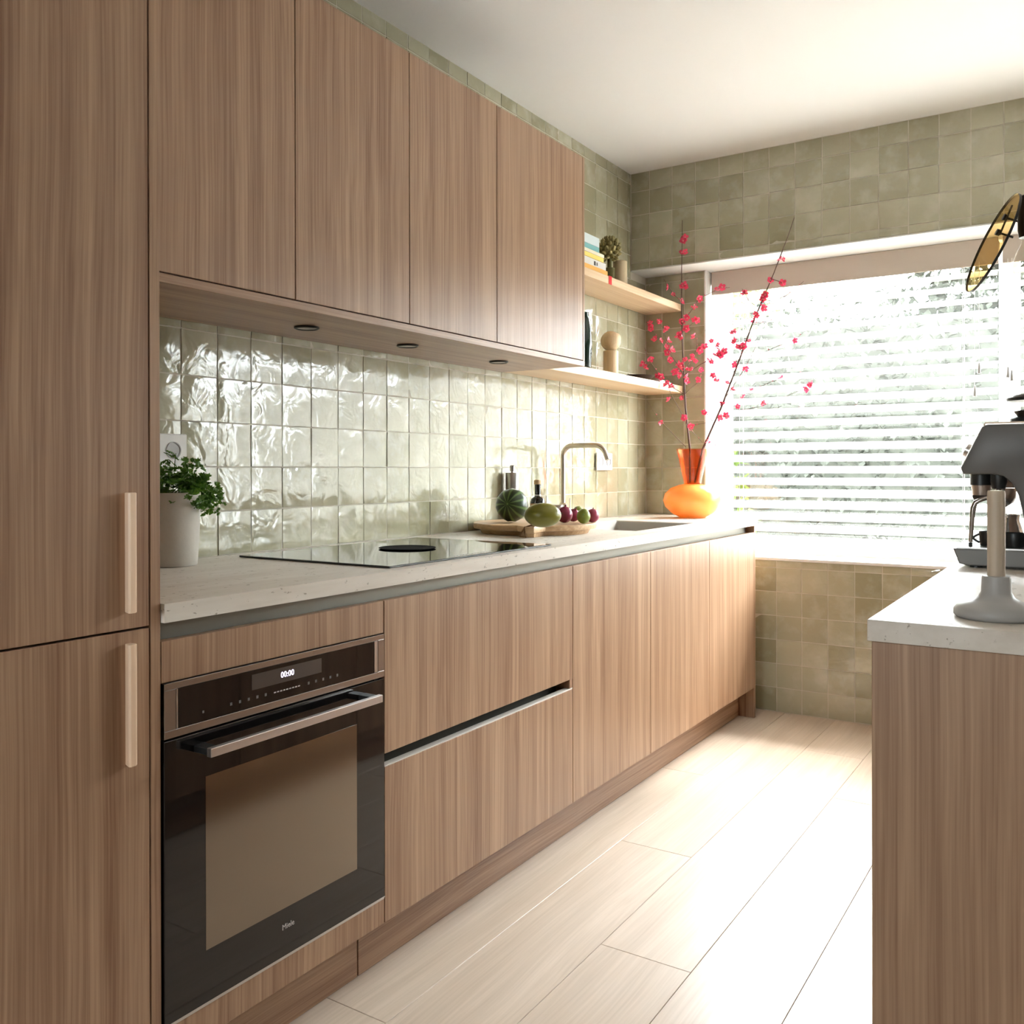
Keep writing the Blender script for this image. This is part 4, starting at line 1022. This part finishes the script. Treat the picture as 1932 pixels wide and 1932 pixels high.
M['cloth'] = plain('striped_cloth', (.62, .60, .60), .9, noise=.5, nscale=120)
o = MB().box(.13, .195, -.085, .06, zs2 + .0002, zs2 + .009, .003).box(.135, .19, -.08, .05, zs2 + .0092, zs2 + .016, .003).build('folded_cloth', M['cloth'], origin=(.16, -.02, zs2)); tag(o, 'folded grey-white cloth beside the dark bowl on the lower shelf', 'cloth')

# ------------------------------------------------------------------ outside the window
M['ground'] = plain('pale_paving', (.58, .57, .54), .9, spec=.2, noise=.2, nscale=4)
o = MB().box(-14, 16, .6, 30, -.25, -.13).build('ground', M['ground']); o['kind'] = 'structure'
o = MB().box(-14, 16, -40, -6.75, -.25, -.13).build('ground_terrace', M['ground']); o['kind'] = 'structure'
def leaf_cloud(name, label, c, size, n, col, seed, leaf=.07, group='bushes outside the window', cat='bush'):
    r = random.Random(seed)
    t = thing(name, label, cat, (c[0], c[1], -.13), group)
    b = bmesh.new()
    for k in range(n):
        while True:
            p = Vector((r.uniform(-1, 1), r.uniform(-1, 1), r.uniform(-1, 1)))
            if .35 < p.length < 1 + r.uniform(-.15, .1): break
        p = Vector((c[0] + p.x * size[0], c[1] + p.y * size[1], c[2] + p.z * size[2]))
        if p.z < -.1: continue
        e = Matrix.Rotation(r.uniform(0, 6.3), 3, 'Z') @ Matrix.Rotation(r.uniform(-1.2, 1.2), 3, 'X')
        s = leaf * r.uniform(.6, 1.3)
        v = [b.verts.new(p + e @ Vector(q)) for q in ((0, -s, 0), (s * .5, 0, s * .12), (0, s, 0), (-s * .5, 0, s * .12))]
        b.faces.new(v)
    mb = MB(); mb._merge(b); lm = plain(name + '_leaf', col, .9, spec=.05, noise=.4, nscale=3)
    o = mb.build('foliage', lm, t); o['kind'] = 'stuff'
    MB().tube([(c[0], c[1], -.13), (c[0] + .03, c[1], c[2] * .5), (c[0], c[1] + .05, c[2])], [.06, .05, .03], 8).build('trunk', M['bark'], t)
GR, GY = (.05, .075, .018), (.025, .028, .022)
leaf_cloud('bush', 'bright green bush outside next to the wall corner', (-1.35, 3.6, .75), (.85, .6, .95), 2200, GR, 1)
leaf_cloud('bush', 'green bush outside at the far end of the window', (4.2, 4.4, .7), (.9, .6, .85), 2000, GR, 4)
leaf_cloud('garden_tree', 'pale green tree standing behind the bushes outside', (-3.6, 8.6, 3.0), (2.1, 1.4, 1.5), 4000, (.25, .33, .12), 5, .11, 'trees outside the window', 'tree')
leaf_cloud('garden_tree', 'grey-green tree outside beyond the coffee machine', (1.6, 9.0, 3.0), (2.1, 1.4, 1.5), 4000, GY, 6, .11, 'trees outside the window', 'tree')
t = thing('hedge', 'tall dark clipped hedge filling the view beyond the blinds', 'hedge', (1.5, 6.0, -.13))
M['hedge'] = plain('hedge_leaf', (.034, .036, .030), .9, spec=.05, noise=.5, nscale=2)
MB().box(-7, 10, 5.75, 6.25, -.12, 2.7).build('core', M['hedge'], t)
r = random.Random(11); b = bmesh.new()
for k in range(19000):
    p = Vector((r.uniform(-7, 10), 5.75 - abs(r.gauss(0, .09)), r.uniform(-.1, 3.0)))
    e = Matrix.Rotation(r.uniform(0, 6.3), 3, 'Z') @ Matrix.Rotation(r.uniform(-1.2, 1.2), 3, 'X'); q = .05 * r.uniform(.6, 1.4)
    b.faces.new([b.verts.new(p + e @ Vector(v)) for v in ((0, -q, 0), (q * .55, 0, q * .1), (0, q, 0), (-q * .55, 0, q * .1))])
mb = MB(); mb._merge(b); o = mb.build('foliage', M['hedge'], t); o['kind'] = 'stuff'
